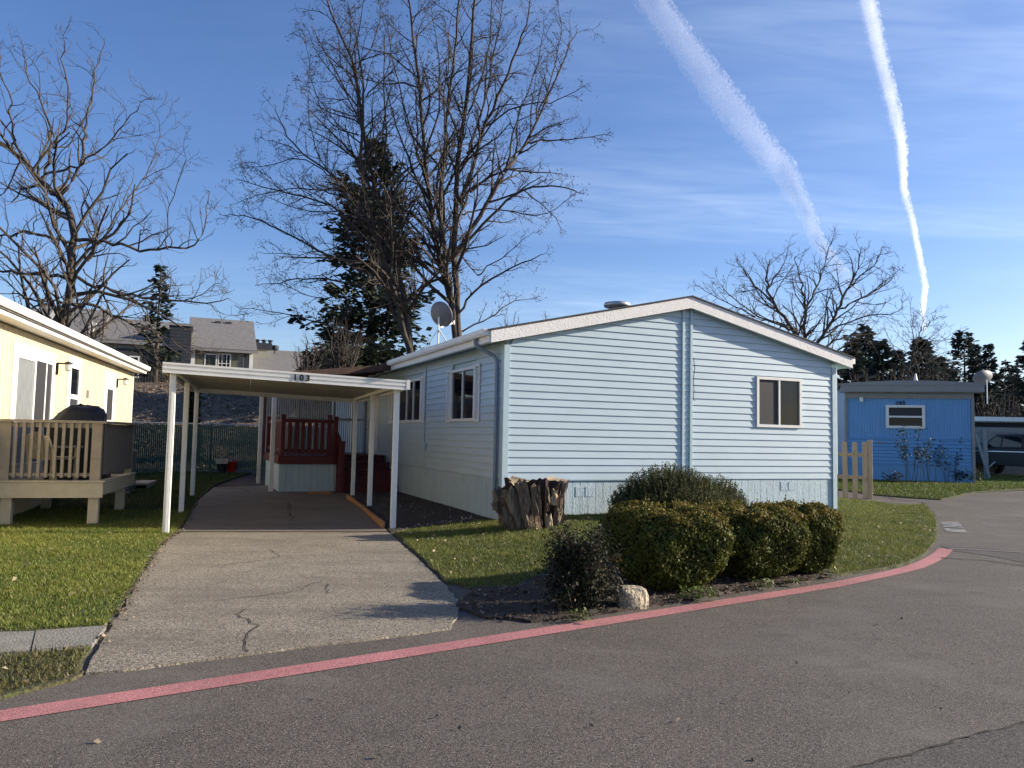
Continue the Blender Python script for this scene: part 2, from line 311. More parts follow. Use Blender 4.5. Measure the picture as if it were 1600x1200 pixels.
def poly_sd(P, poly):                            # positive inside
    P = np.asarray(P, float).reshape(-1, 2); a = poly; b = np.roll(poly, -1, 0)
    d = np.full(len(P), 1e9); ins = np.zeros(len(P), bool)
    for p, q in zip(a, b):
        e = q - p; t = np.clip(((P - p) @ e) / max(e @ e, 1e-12), 0, 1)
        d = np.minimum(d, np.hypot(*(P - (p + t[:, None] * e)).T))
        c = (p[1] > P[:, 1]) != (q[1] > P[:, 1])
        with np.errstate(divide='ignore', invalid='ignore'): xi = (q[0] - p[0]) * (P[:, 1] - p[1]) / (q[1] - p[1]) + p[0]
        ins ^= c & (P[:, 0] < xi)
    return np.where(ins, d, -d)
def G(x, y):
    x = np.atleast_1d(np.asarray(x, float)); y = np.atleast_1d(np.asarray(y, float))
    lx = (x - C0[0]) * HU[0] + (y - C0[1]) * HU[1]
    h = (0.185 + 0.014 * np.clip(lx, 0, 7.5)) * ss(0.0, 3.0, poly_sd(np.c_[x, y], YARD))
    a = 0.14 * ss(12.3, 15.2, y + .25 * np.clip(x, -8, 0) + .6) * ss(4, 1, x)
    b = 0.32 * ss(15, 24.5, y) * ss(3, 8, x)
    return np.maximum(np.maximum(h, a), b)
def g1(x, y): return float(G(x, y)[0])

def sheet(name, poly, off, m, step=0.5, drop=0.06, parent=None, jit=0.0, near=None):
    P = [np.array(p[:2], float) for p in poly]
    if jit:
        Q = []
        for i, p in enumerate(P):
            q = P[(i + 1) % len(P)]; Ln = np.hypot(*(q - p)); k = max(1, min(60, int(Ln / 0.14)))
            for j in range(k):
                r_ = p + (q - p) * j / k; Q.append(r_ + (RNG.normal(0, jit, 2) if j else 0))
        P = Q
    bm = bmesh.new(); f = bm.faces.new([bm.verts.new((p[0], p[1], 0)) for p in P])
    bmesh.ops.triangulate(bm, faces=bm.faces[:])
    A = np.array(P); lo, hi = A.min(0), A.max(0)
    if near: lo = np.maximum(lo, near[0]); hi = np.minimum(hi, near[1])
    for ax in (0, 1):
        for c in np.arange(math.floor(lo[ax] / step) * step + step, hi[ax], step):
            co = (c, 0, 0) if ax == 0 else (0, c, 0); no = (1, 0, 0) if ax == 0 else (0, 1, 0)
            bmesh.ops.bisect_plane(bm, geom=bm.verts[:] + bm.edges[:] + bm.faces[:], plane_co=co, plane_no=no)
    vs = bm.verts[:]; z = G([v.co.x for v in vs], [v.co.y for v in vs]) + off
    for v, q in zip(vs, z): v.co.z = q
    for fc in bm.faces:
        fc.normal_update()
        if fc.normal.z < 0: fc.normal_flip()
    if drop:
        be = [e for e in bm.edges if len(e.link_faces) == 1]
        r_ = bmesh.ops.extrude_edge_only(bm, edges=be)
        for v in [q for q in r_['geom'] if isinstance(q, bmesh.types.BMVert)]: v.co.z -= drop
    me = bpy.data.meshes.new(name); bm.to_mesh(me); bm.free(); me.materials.append(MT[m])
    return link(name, me, parent)
def ribbon(name, pts, width, off, m, parent=None, wob=0.0, step=0.25):
    P = [np.array(p[:2], float) for p in pts]; Q = []
    for p, q in zip(P[:-1], P[1:]):
        k = max(1, int(np.hypot(*(q - p)) / step))
        Q += [p + (q - p) * j / k for j in range(k)]
    Q.append(P[-1]); Q = np.array(Q)
    if wob: Q[1:-1] += RNG.normal(0, wob, (len(Q) - 2, 2))
    T = np.gradient(Q, axis=0); T /= np.maximum(np.hypot(*T.T), 1e-9)[:, None]; Nn = np.c_[-T[:, 1], T[:, 0]]
    ww = np.full(len(Q), width) if not wob else width * RNG.uniform(.35, 1.2, len(Q))
    a = Q + Nn * ww[:, None] / 2; b = Q - Nn * ww[:, None] / 2
    V = [(p[0], p[1], g1(*p) + off) for p in np.r_[a, b]]; k = len(Q)
    mb = MB(); mb.add(V, [(i + k, i + k + 1, i + 1, i) for i in range(k - 1)]); return mb.build(name, m, parent)

def smooth_poly(P, it=2):
    P = np.array([p[:2] for p in P], float)
    for _ in range(it):
        Q = [P[0]]
        for a, b in zip(P[:-1], P[1:]): Q += [a * .75 + b * .25, a * .25 + b * .75]
        Q.append(P[-1]); P = np.array(Q)
    return P

# ------------------------------------------------------------------ setting: ground, road, drive
tag(sheet('ground', [(-900, -300), (900, -300), (900, 3000), (-900, 3000)], -0.03, 'soil', 1.0, 0, near=(np.array([-22., -4]), np.array([30., 32]))), kind='structure')
road = sheet('road', [(-40, -12), (60, -12), (60, 23.2), (16, 23.4), (12.5, 21.5), (8.2, 21.8), (7.6, 19.5), (3, 12), (-2.2, 12.2), (-5.2, 9.5), (-5, 5), (-40, -9)], 0.0, 'asphalt', 0.5, 0)
tag(road, kind='structure')
drive_px = [(133, 1055), (192, 1051), (296, 1036), (384, 1025), (500, 1010), (640, 994), (704, 984), (716, 966), (722, 945), (690, 910), (650, 872), (607, 833.5)]
drv = tag(sheet('driveway', [gp(*p) for p in drive_px] + [gp(283, 833, .0), gp(250, 850)], 0.016, 'conc', 0.5, 0.03, jit=0.010), kind='structure')
slb = tag(sheet('carport_slab', [gp(282, 832.2), gp(606, 832.6), gp(549, 776.5, .13), gp(524, 764, .15), gp(470, 757, .15), gp(334, 762, .15), gp(300, 797, .06)], 0.02, 'slab', 0.5, 0.03), kind='structure')
for pts in ([(420, 861), (440, 872), (395, 880), (330, 888)], [(440, 872), (490, 870), (535, 870)], [(500, 894), (560, 897), (610, 898)],
            [(335, 942), (400, 934), (455, 929), (490, 915), (505, 912)], [(383, 955), (372, 964), (382, 970), (398, 980), (384, 1003), (388, 1022)], [(512, 915), (515, 930)]):
    ribbon('crack', [gp(*p) for p in pts], 0.013, 0.021, 'crack', drv, wob=0.016, step=0.07)
for pts in ([(452, 790), (454, 800), (460, 809)], [(353, 764), (378, 768), (390, 774)]):
    ribbon('crack', [gp(*p, .1) for p in pts], 0.03, 0.025, 'crack', slb, wob=0.03, step=0.12)
# fire lane line and road marks
fl = ribbon('fire_lane_line', np.vstack([RL[:5], smooth_poly(RL[4:], 2)]), 0.20, 0.005, 'redline', step=0.2)
tag(fl, 'long faded red line painted along the asphalt in front of the shrubs', 'road line')
fl2 = ribbon('worn_road_line', [gp(1482, 857.5), gp(1540, 860.5), gp(1600, 864), gp(1700, 870)], 0.10, 0.009, 'redworn')
tag(fl2, 'thin worn pinkish line crossing the side road from the red line tip', 'road line')
tag(sheet('asphalt_patch', [gp(1468, 852), gp(1530, 856), gp(1600, 861), gp(1760, 876), gp(1760, 905), gp(1600, 879), gp(1540, 868), gp(1490, 861)], 0.004, 'asphalt2', 0.5, 0), kind='structure')
tag(sheet('asphalt_seam_patch', [gp(1290, 1210), gp(1400, 1185), gp(1500, 1158), gp(1610, 1128), gp(1680, 1110), gp(1700, 1230), gp(1500, 1260)], 0.004, 'asphalt2', 0.5, 0, jit=.008), kind='structure')
ribbon('road_crack', [gp(1330, 1200), gp(1400, 1184), gp(1500, 1157), gp(1610, 1127)], 0.018, 0.008, 'crack', road, wob=.012, step=.08)
ribbon('road_crack', [gp(1470, 872), gp(1540, 876), gp(1640, 890)], 0.05, 0.009, 'crack', road, wob=.02, step=.15)
ribbon('road_crack', [gp(1360, 772, .2), gp(1400, 782, .15), gp(1444, 788, .1), gp(1462, 806, .05)], 0.06, 0.01, 'crack', road, wob=.02, step=.2)
a_, b_ = gp(1516, 829, .05), gp(1499, 807, .08); ta_ = math.atan2(b_[1] - a_[1], b_[0] - a_[0]); Ln_ = np.hypot(*(b_ - a_)[:2])
rt = thing('road_lettering', (a_[0], a_[1], g1(a_[0], a_[1]) + .012), ta_, 'worn white stencil lettering painted along the side road asphalt', 'road marking')
text_parts('letter', 'NO PARKING', .47, 'roadwhite', rt, (.12, .06, 0), (0, 0, 0), Ln_ / 9.6, .62, .012)
for o_ in rt.children: o_.scale[2] = .3
# walk and verge, lower left
wk = thing('sidewalk', (0, 0, 0), 0, 'narrow old concrete sidewalk slabs ending at the driveway, lower left', 'sidewalk'); wk['kind'] = 'structure'
sheet('slab', [gp(-260, 1000), gp(54, 992), gp(47, 1023), gp(-260, 1042)], 0.03, 'walkslab', 0.5, 0.06, wk)
sheet('slab', [gp(56, 992), gp(166, 984), gp(143, 1014), gp(49, 1023)], 0.034, 'walkslab', 0.5, 0.06, wk)
verge = [gp(-260, 1042), gp(49, 1024), gp(143, 1015), gp(131, 1054), gp(112, 1066), gp(60, 1078), gp(0, 1094), gp(-260, 1180)]
tag(sheet('verge', verge, 0.022, 'verge', 0.5, 0.05, jit=.03), kind='structure')
lawnL = [gp(-300, 1004), gp(54, 991), gp(168, 983), gp(204, 925), gp(254, 851), gp(281, 829), gp(296, 806, .03), gp(322, 770, .14), gp(336, 757, .15), np.array((-8.5, 24)), np.array((-9, 27)), np.array((-30, 24)), np.array((-30, 8))]
tag(sheet('lawn', lawnL, 0.03, 'turf', 0.5, 0.06, jit=.02), kind='structure')
lawnR = [gp(616, 833, .02), gp(655, 872), gp(697, 913), gp(735, 922), gp(800, 922, .02), gp(880, 890, .05), gp(930, 860, .08), gp(960, 845, .12), gp(1100, 832, .15), gp(1250, 832, .15), gp(1296, 880, .05),
         gp(1300, 900, .02), gp(1380, 891), gp(1421, 882), gp(1448, 866), gp(1463, 846), gp(1464, 815), gp(1448, 791, .1), gp(1400, 785, .2), gp(1368, 781, .2), hw(9.5, 3.5), hw(7.45, 3.2), hw(7.45, -.02), hw(0, -.02), gp(762, 812, .15), gp(700, 818, .1), gp(640, 826, .05)]
tag(sheet('lawn', lawnR, 0.03, 'turf', 0.5, 0.06, jit=.02), kind='structure')
bed = [gp(712, 950), gp(735, 921), gp(800, 921, .02), gp(880, 889, .05), gp(930, 859, .08), gp(960, 844, .12), gp(1100, 831, .15), gp(1250, 831, .15), gp(1298, 880, .05), gp(1302, 900, .02), gp(1200, 918), gp(1000, 951), gp(880, 968), gp(830, 974), gp(760, 968)]
tag(sheet('planting_bed', bed, 0.026, 'mulch', 0.4, 0.05, jit=.025), kind='structure')
bed2 = [gp(611, 832, .02), gp(640, 825, .05), gp(700, 817, .1), gp(762, 811, .15), hw(-.02, .2), hw(-.02, 6.9), hw(-1.4, 6.9), gp(549, 776, .13)]
tag(sheet('soil_bed', bed2, 0.024, 'mulch', 0.5, 0.05), kind='structure')
farlawn = [gp(1366, 770, .28), gp(1420, 773, .28), gp(1470, 775, .28), gp(1525, 768, .3), gp(1600, 765, .3), gp(1800, 765, .3), np.array((60., 45)), np.array((8., 45)), np.array((8.5, 24.))]
tag(sheet('lawn', farlawn, 0.03, 'turf', 1.0, 0.05), kind='structure')
# wooded bank behind the green fence
hx = np.linspace(-70, 30, 70); hy = np.linspace(27.6, 80, 50); HV = []
def hillz(x, y): return -0.05 + 4.35 * ss(28.2, 46, y) * (1 - .75 * ss(-4, 8, x)) + .10 * math.sin(x * 1.3 + y) + .07 * math.sin(x * .6 - y * 1.9)
mb = MB(); mb.add([(x, y + .22 * (x + 12.6) * (1 if x < 8 else 0) * max(0, 1 - (y - 27.6) / 20) * (1 if abs(x) < 40 else 0), hillz(x, y)) for y in hy for x in hx], [(j * 70 + i, j * 70 + i + 1, (j + 1) * 70 + i + 1, (j + 1) * 70 + i) for j in range(49) for i in range(69)])
tag(mb.build('hillside', 'hill', None, True), kind='structure')

# ------------------------------------------------------------------ main mobile home
home = thing('mobile_home', tuple(C0), HA, 'pale blue mobile home with lap siding, white rake boards and grooved skirting', 'house')
HWD, HL = 7.40, 17.0; SZ = 0.854; CH = 0.127
def zr(x): return 3.155 + 0.2285 * ((x + .33) if x < 3.72 else (7.77 - x))
mb = MB(); k = .05
mb.prism([(.03, .03, 0), (HWD - .03, .03, 0), (HWD - .03, .03, zr(HWD)), (3.72, .03, zr(3.72)), (.03, .03, zr(0))], (0, HL, 0)); mb.build('wall', 'trim', home)
def plank(side, s0, s1, s2, s3, z0, z1, m='siding', name='siding_plank'):
    # s0..s1 along the bottom edge, s3..s2 along the top
    f0, f1, bk = .024, .007, -.012
    P = [(s0, f0, z0), (s1, f0, z0), (s1, bk, z0), (s0, bk, z0), (s3, f1, z1), (s2, f1, z1), (s2, bk, z1), (s3, bk, z1)]
    Q = [((a, -o, z) if side == 'g' else (-o, a, z)) for a, o, z in P]
    MB().hexa(Q).build(name, m, home)
def xl(z): return (z - 3.155) / .2285 - .33
def courses(side, spans, n, openings, slope):
    for i in range(n):
        z0 = SZ + CH * i; z1 = z0 + CH - .002
        for a, b in spans:
            cuts = [(a, b)]
            for (o0, o1, oz0, oz1) in openings:
                if oz0 < z1 - .01 and oz1 > z0 + .01:
                    nw = []
                    for c, d in cuts:
                        if o1 <= c or o0 >= d: nw.append((c, d)); continue
                        if o0 > c: nw.append((c, o0))
                        if o1 < d: nw.append((o1, d))
                    cuts = nw
            for c, d in cuts:
                if slope:
                    c0, c1 = max(c, xl(z0)), max(c, xl(z1)); d0, d1 = min(d, 7.44 - xl(z0)), min(d, 7.44 - xl(z1))
                    if d0 - c0 < .02: continue
                    if d1 < c1: c1 = d1 = (c1 + d1) / 2
                    plank(side, c0, d0, d1, c1, z0, z1)
                else: plank(side, c, d, d, c, z0, z1)
GW = (5.36, 6.50, 1.87, 2.87)
courses('g', [(.075, 3.595), (3.65, 3.775), (3.83, 7.325)], 26, [GW], True)
LWIN = [(1.40, 2.78, 1.86, 2.90), (4.95, 7.60, 1.87, 2.90), (9.05, 10.0, 1.0, 2.98), (12.3, 13.2, 1.0, 2.98)]
courses('l', [(.085, 4.60), (4.62, 13.9)], 18, LWIN, False)
# skirting boards
MBb = MB().box(0, .148, -.006, .012, 0, SZ - .004).build('skirt_board', 'skirt', home); MBb.location = (.09, 0, 0)
for i in range(1, 47): inst(MBb, (.09 + .154 * i, 0, 0))
MBc = MB().box(-.006, .012, 0, .112, 0, SZ - .004).build('skirt_board', 'skirt', home); MBc.location = (0, .095, 0)
for i in range(1, 62): inst(MBc, (0, .095 + .118 * i, 0))
# trims
MB().prism([(-.036, -.036, .0), (.07, -.036, .0), (.07, -.004, .0), (-.004, -.004, .0), (-.004, .08, .0), (-.036, .08, .0)], (0, 0, 3.15)).build('corner_trim', 'trim', home)
MB().prism([(7.33, -.036, .0), (7.436, -.036, .0), (7.436, .08, .0), (7.404, .08, .0), (7.404, -.004, .0), (7.33, -.004, .0)], (0, 0, 3.15)).build('corner_trim', 'trim', home)
for x in (3.597, 3.777): MB().box(x, x + .05, -.045, -.004, SZ - .005, zr(x) - .005).build('joint_trim', 'trim', home)
MB().box(.07, 3.59, -.031, -.02, SZ - .018, SZ - .002).build('starter_strip', 'trim', home)
# roof
def rz(x): return zr(x) + .205
for s_, nm in ((0, 'a'), (1, 'b')):
    xa, xb = (-.33, 3.72) if s_ == 0 else (3.72, 7.77)
    MB().hexa([(xa, -.13, zr(xa)), (xb, -.13, zr(xb)), (xb, HL, zr(xb)), (xa, HL, zr(xa)), (xa, -.13, rz(xa)), (xb, -.13, rz(xb)), (xb, HL, rz(xb)), (xa, HL, rz(xa))]).build('roof_slab', 'trim', home)
    e = -.05 if s_ == 0 else .05
    xo = xa + e if s_ == 0 else xb + e; xi = xb if s_ == 0 else xa
    zo = rz(xa if s_ == 0 else xb) - .2285 * .05
    MB().hexa([(xo, -.18, zo + .004), (xi, -.18, rz(3.72) + .004), (xi, HL, rz(3.72) + .004), (xo, HL, zo + .004), (xo, -.18, zo + .028), (xi, -.18, rz(3.72) + .028), (xi, HL, rz(3.72) + .028), (xo, HL, zo + .028)]).build('shingle_layer', 'shingle_d', home)
    MB().prism([(xa, -.155, zr(xa) - .006), (xb, -.155, zr(xb) - .006), (xb, -.155, rz(xb)), (xa, -.155, rz(xa))], (0, .024, 0)).build('rake_board', 'stucco', home)
# eave fascia, gutters, downspouts (left eave is in view to the brown awning)
MB().box(-.352, -.331, -.13, 6.55, 3.165, 3.355).build('fascia', 'white', home)
gut = [(-.354, 3.27), (-.43, 3.27), (-.455, 3.31), (-.455, 3.385), (-.44, 3.385), (-.44, 3.32), (-.42, 3.285), (-.354, 3.285)]
MB().prism([(a, -.12, b) for a, b in gut], (0, 6.7, 0)).build('gutter', 'white', home)
MB().box(-.452, -.356, -.125, -.118, 3.272, 3.38).build('gutter_end_cap', 'white', home)
MB().tube([(-.40, .42, 3.27), (-.40, .42, 3.18), (-.36, .40, 3.12), (-.10, .26, 2.97), (-.07, .22, 2.88), (-.07, .21, 2.6), (-.07, .20, .32)], .036, 8).build('downspout', 'slateblue', home)
MB().box(7.79, 7.88, -.12, HL, zr(7.77) + .09, zr(7.77) + .20).build('gutter', 'white', home)
MB().tube([(7.82, .35, 3.22), (7.80, .35, 3.13), (7.56, .10, 3.02), (7.47, .02, 2.95), (7.47, .02, .95)], .03, 8).build('downspout', 'trim', home)
MB().lathe([(.17, -.16), (.17, .05), (.25, .05), (.27, .08), (.25, .13), (.10, .16), (.01, .165)], 20, (2.78, 1.0, rz(2.78) + .06)).build('roof_vent', 'alum', home, True)
# windows
def window(side, s0, s1, z0, z1, mull, fr=.055, screen=(), parent=None, depth=.045, m='white'):
    def P(s, o, z): return (s, -o, z) if side == 'g' else (-o, s, z)
    def bx(a, b, o0, o1, c, d):
        return MB().hexa([P(a, o0, c), P(b, o0, c), P(b, o1, c), P(a, o1, c), P(a, o0, d), P(b, o0, d), P(b, o1, d), P(a, o1, d)])
    w = MB()
    for a, b, c, d in ((s0, s1, z1 - fr, z1), (s0, s1, z0, z0 + fr), (s0, s0 + fr, z0 + fr, z1 - fr), (s1 - fr, s1, z0 + fr, z1 - fr)):
        x = bx(a, b, -.01, depth, c, d); w.add(x.v, x.f)
    o = w.build('window', m, parent or home)
    edges = [s0 + fr] + list(mull) + [s1 - fr]
    for q in mull: bx(q - .02, q + .02, .0, depth - .006, z0 + fr, z1 - fr).build('mullion', m, o)
    for i, (a, b) in enumerate(zip(edges[:-1], edges[1:])):
        bx(a + .002, b - .002, -.012, .012, z0 + fr + .002, z1 - fr - .002).build('pane', 'screen' if i in screen else 'glass', o)
    return o
window('g', 5.36, 6.50, 1.87, 2.87, [5.93], screen=(0,))
window('l', 1.40, 2.78, 1.86, 2.90, [2.10])
window('l', 4.95, 7.60, 1.87, 2.90, [5.62, 6.2, 6.95], .06)
def shutter(s0, s1, z0, z1):
    o = MB().box(-.048, -.024, s0, s0 + .035, z0, z1).box(-.048, -.024, s1 - .035, s1, z0, z1).box(-.048, -.024, s0 + .035, s1 - .035, z0, z0 + .05).box(-.048, -.024, s0 + .035, s1 - .035, z1 - .05, z1).build('shutter', 'white', home)
    sl = MB().hexa([(-.030, s0 + .035, 0), (-.030, s1 - .035, 0), (-.026, s1 - .035, 0), (-.026, s0 + .035, 0), (-.044, s0 + .035, -.024), (-.044, s1 - .035, -.024), (-.040, s1 - .035, -.024), (-.040, s0 + .035, -.024)]).build('slat', 'white', o)
    n = int((z1 - z0 - .1) / .032)
    sl.location = (0, 0, z0 + .075)
    for i in range(1, n): inst(sl, (0, 0, z0 + .075 + .032 * i))
shutter(1.13, 1.385, 1.84, 2.92); shutter(2.795, 3.06, 1.84, 2.92); shutter(4.655, 4.935, 1.85, 2.92); shutter(7.615, 7.95, 1.85, 2.92)
for s0, s1 in ((9.05, 10.0), (12.3, 13.2)):
    d = MB().box(-.04, -.012, s0, s1, 1.0, 2.98).build('door', 'white', home)
    MB().box(-.052, -.042, s0 + .06, s0 + .12, 1.02, 2.95).box(-.052, -.042, s1 - .12, s1 - .06, 1.02, 2.95).box(-.052, -.042, s0 + .12, s1 - .12, 1.75, 1.85).build('door_stile', 'white', d)
    MB().box(-.07, -.042, s1 - .1, s1 - .07, 1.95, 2.10).build('handle', 'blackmetal', d)
# skirting vents, cable, outlet box
for s, z, sd_ in ((1.38, .55, 'g'), (5.98, .62, 'g'), (1.85, .66, 'l'), (4.35, .68, 'l')):
    for k in (0, 1):
        a = s + k * .2
        q = MB()
        if sd_ == 'g':
            q.box(a, a + .17, -.0125, -.007, z, z + .02).box(a, a + .17, -.0125, -.007, z + .15, z + .17).box(a, a + .02, -.0125, -.007, z + .02, z + .15).box(a + .15, a + .17, -.0125, -.007, z + .02, z + .15)
            for t in range(5): q.box(a + .02, a + .15, -.012, -.007, z + .03 + t * .024, z + .043 + t * .024)
        else:
            q.box(-.0125, -.007, a, a + .17, z, z + .02).box(-.0125, -.007, a, a + .17, z + .15, z + .17).box(-.0125, -.007, a, a + .02, z + .02, z + .15).box(-.0125, -.007, a + .15, a + .17, z + .02, z + .15)
            for t in range(5): q.box(-.012, -.007, a + .02, a + .15, z + .03 + t * .024, z + .043 + t * .024)
        (q.box(a + .021, a + .149, -.0105, -.0072, z + .021, z + .149) if sd_ == 'g' else q.box(-.0105, -.0072, a + .021, a + .149, z + .021, z + .149)).build('skirt_vent', 'skirt', home)
MB().tube([(-.032, 4.58, 3.12), (-.034, 4.575, 2.2), (-.032, 4.58, 1.42)], .008, 5).build('cable', 'slateblue', home)
MB().box(-.085, -.026, 4.45, 4.60, 1.24, 1.40).build('outlet_box', 'trim', home)
MB().tube([(3.85, -.036, 3.15), (3.87, -.05, 2.95), (3.845, -.04, 2.75), (3.86, -.045, 2.5), (3.84, -.04, 2.36), (3.88, -.05, 2.33)], .007, 5).build('loose_cable', 'blackmetal', home)

# satellite dish on the left roof slope
def dish(name, loc, rz_, tilt, w, h, mast, label, m='dish'):
    t = thing(name, loc, rz_, label, 'satellite dish')
    mb = MB(); rings = 7; n = 28; vs = [(0, 0, 0)]; fs = []
    for i in range(1, rings + 1):
        q = i / rings
        for j in range(n): a = 2 * math.pi * j / n; vs.append((math.cos(a) * w / 2 * q, -0.16 * w * q * q, math.sin(a) * h / 2 * q))
    for j in range(n): fs.append((0, 1 + j, 1 + (j + 1) % n))
    for i in range(rings - 1):
        for j in range(n): a = 1 + i * n + j; b = 1 + i * n + (j + 1) % n; fs.append((a, b, b + n, a + n))
    mb.add(vs, fs); o = mb.build('reflector', m, t, True)
    sm = o.modifiers.new('thickness', 'SOLIDIFY'); sm.thickness = .012
    o.location = (0, 0, mast + h * .42); o.rotation_euler = (tilt, 0, 0)
    MB().tube([(0, .03, 0), (0, .03, mast), (0, .02, mast + h * .35)], .02, 8).build('mast', 'white', t)
    return t
dp_ = hw(-.02, 3.75); dzr = zr(-.02) + .22
sdish = dish('satellite_dish', (dp_[0], dp_[1], dzr), R(152), R(-24), .56, .58, .48, 'round grey satellite dish on the near roof slope in front of the bare tree')
MB().bar((-.03, .0, .46), (-.06, -.46, .62), .02, .03).build('feed_arm', 'white', sdish)
MB().bar((-.02, .03, .40), (-.30, -.02, .0), .022, .022).build('brace', 'white', sdish)
MB().bar((.02, .05, .38), (.16, .22, .02), .012, .012).build('brace', 'alum', sdish)
MB().lathe([(.03, 0), (.035, .03), (.03, .09), (.01, .1)], 10, (-.06, -.47, .58)).build('feed_horn', 'alum', sdish)
MB().lathe([(.11, -.1), (.11, .0), (.16, .02), (.15, .07), (.02, .1)], 14, tuple(hw(.25, 4.9, zr(.25) + .26))).build('roof_vent', 'alum').parent = None
vent2 = bpy.data.objects['roof_vent.001']; tag(vent2, 'small round metal vent cap at the foot of the satellite dish', 'roof vent')

# ------------------------------------------------------------------ carport
LFp = np.array([-5.206, 11.739]); CA = R(18.5)
cp = thing('carport', (LFp[0], LFp[1], 0), CA, 'open white metal carport on slim posts with a house number', 'carport')
def cz(x): return 2.435 - .034 * x          # underside of the fascia at x
def cw(x, y): c, s_ = math.cos(CA), math.sin(CA); return LFp[0] + x * c - y * s_, LFp[1] + x * s_ + y * c
for x, ys in ((.04, (0, 2.65, 5.35)), (3.47, (0, 2.7, 5.4))):
    for y in ys:
        wx, wy = cw(x, y); zb = g1(wx, wy) - .03; zt = cz(x) + .03; h = .045
        p = MB().box(x - h, x + h, y - h, y + h, zb, zt).build('post', 'worn', cp, bevel=.008)
        MB().box(x - .012, x + .012, y - h - .004, y - h + .002, zb, zt - .02).build('rib', 'worn', p)
for x in (.04, 3.47):
    MB().box(x - .03, x + .03, .05, 5.7, cz(x) + .03, cz(x) + .155).build('side_beam', 'worn', cp)
for i in range(12):
    x0 = -.06 + i * .302; x1 = x0 + .296
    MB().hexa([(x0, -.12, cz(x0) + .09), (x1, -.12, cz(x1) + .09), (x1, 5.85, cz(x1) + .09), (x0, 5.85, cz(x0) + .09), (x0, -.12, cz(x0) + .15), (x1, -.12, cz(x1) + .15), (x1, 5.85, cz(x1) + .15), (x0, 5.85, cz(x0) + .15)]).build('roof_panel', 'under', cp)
fy = -.15
ff = MB()
for a, b, o in ((0, .035, .004), (.035, .065, -.008), (.065, .10, .006), (.10, .13, -.008), (.13, .16, .008)):
    ff.hexa([(-.10, fy - o, cz(-.1) + a), (3.60, fy - o, cz(3.6) + a), (3.60, fy + .025, cz(3.6) + a), (-.10, fy + .025, cz(-.1) + a), (-.10, fy - o, cz(-.1) + b), (3.60, fy - o, cz(3.6) + b), (3.60, fy + .025, cz(3.6) + b), (-.10, fy + .025, cz(-.1) + b)])
ff.build('fascia', 'worn', cp)
for x0, x1 in ((-.11, -.075), (3.575, 3.61)):
    z0 = cz(x0)
    MB().box(x0, x1, fy + .03, 5.9, z0, z0 + .158).build('fascia', 'worn', cp)
MB().hexa([(-.07, 5.87, cz(0)), (3.57, 5.87, cz(3.57)), (3.57, 5.9, cz(3.57)), (-.07, 5.9, cz(0)), (-.07, 5.87, cz(0) + .15), (3.57, 5.87, cz(3.57) + .15), (3.57, 5.9, cz(3.57) + .15), (-.07, 5.9, cz(0) + .15)]).build('fascia', 'worn', cp)
MB().box(3.60, 3.66, fy - .01, fy + .02, cz(3.6) + .01, cz(3.6) + .17).build('end_cap', 'worn', cp)
text_parts('house_number', '103', .125, 'ink', cp, (1.82, fy - .013, cz(1.9) + .035), (R(90), R(2), 0), .098, 1.05, .0055)
eb = MB().box(-.02, .02, 0, 4.35, -.02, .125).build('edging_board', 'edging', None); ex, ey = cw(3.32, .0)
eb.location = (ex, ey, .02); eb.rotation_euler = (R(1.6), 0, CA + R(1.2)); tag(eb, 'orange brown timber board edging the right side of the carport slab', 'edging board')
pb = MB().box(-.28, .28, -.06, .06, 0, .05).build('wood_offcut', 'drywood', None); q = gp(499, 771.5, .16); pb.location = (q[0], q[1], g1(q[0], q[1]) + .02); pb.rotation_euler = (0, 0, R(14)); pb.data.materials.clear(); pb.data.materials.append(MT['edging'])
tag(pb, 'short wood offcut lying on the slab before the blue deck skirt', 'wood offcut')

# ------------------------------------------------------------------ red porch deck (same axes as the home)
dk = thing('porch_deck', tuple(C0), HA, 'dark red porch deck with stairs, railing and blue skirting behind the carport', 'deck')
DX0, DX1, DY0, DY1, DZ = -2.85, -1.55, 7.1, 10.6, 1.02
b0 = MB().box(0, .132, 0, DY1 - DY0, -.03, 0).build('deck_board', 'red', dk); b0.location = (DX0, DY0, DZ)
for i in range(1, 10): inst(b0, (DX0 + .138 * i, DY0, DZ))
b0 = MB().box(0, .132, 0, DY1 - 8.5, -.03, 0).build('deck_board', 'red', dk); b0.location = (DX1 + .09, 8.5, DZ)
for i in range(1, 10): inst(b0, (DX1 + .09 + .138 * i, 8.5, DZ))
MB().box(DX0 - .02, DX1, DY0 - .04, DY0 - .002, DZ - .20, DZ).build('rim_board', 'red', dk)
MB().box(DX0 - .04, DX0 - .002, DY0 - .04, DY1, DZ - .20, DZ).build('rim_board', 'red', dk)
MB().box(DX1 + .05, -.04, 8.45, 8.49, DZ - .18, DZ).build('rim_board', 'red', dk)
sb = MB().box(0, .145, 0, .02, .08, DZ - .205).build('skirt_board', 'skirt', dk); sb.location = (DX0, DY0 + .02, 0)
for i in range(1, 9): inst(sb, (DX0 + .15 * i, DY0 + .02, 0))
sb = MB().box(0, .02, 0, .145, .08, DZ - .205).build('skirt_board', 'skirt', dk); sb.location = (DX0, DY0 + .045, 0)
for i in range(1, 22): inst(sb, (DX0, DY0 + .045 + .15 * i, 0))
MB().box(DX1 - .04, DX1, DY0, 7.5, .1, DZ - .03).build('skirt_panel', 'skirt', dk)
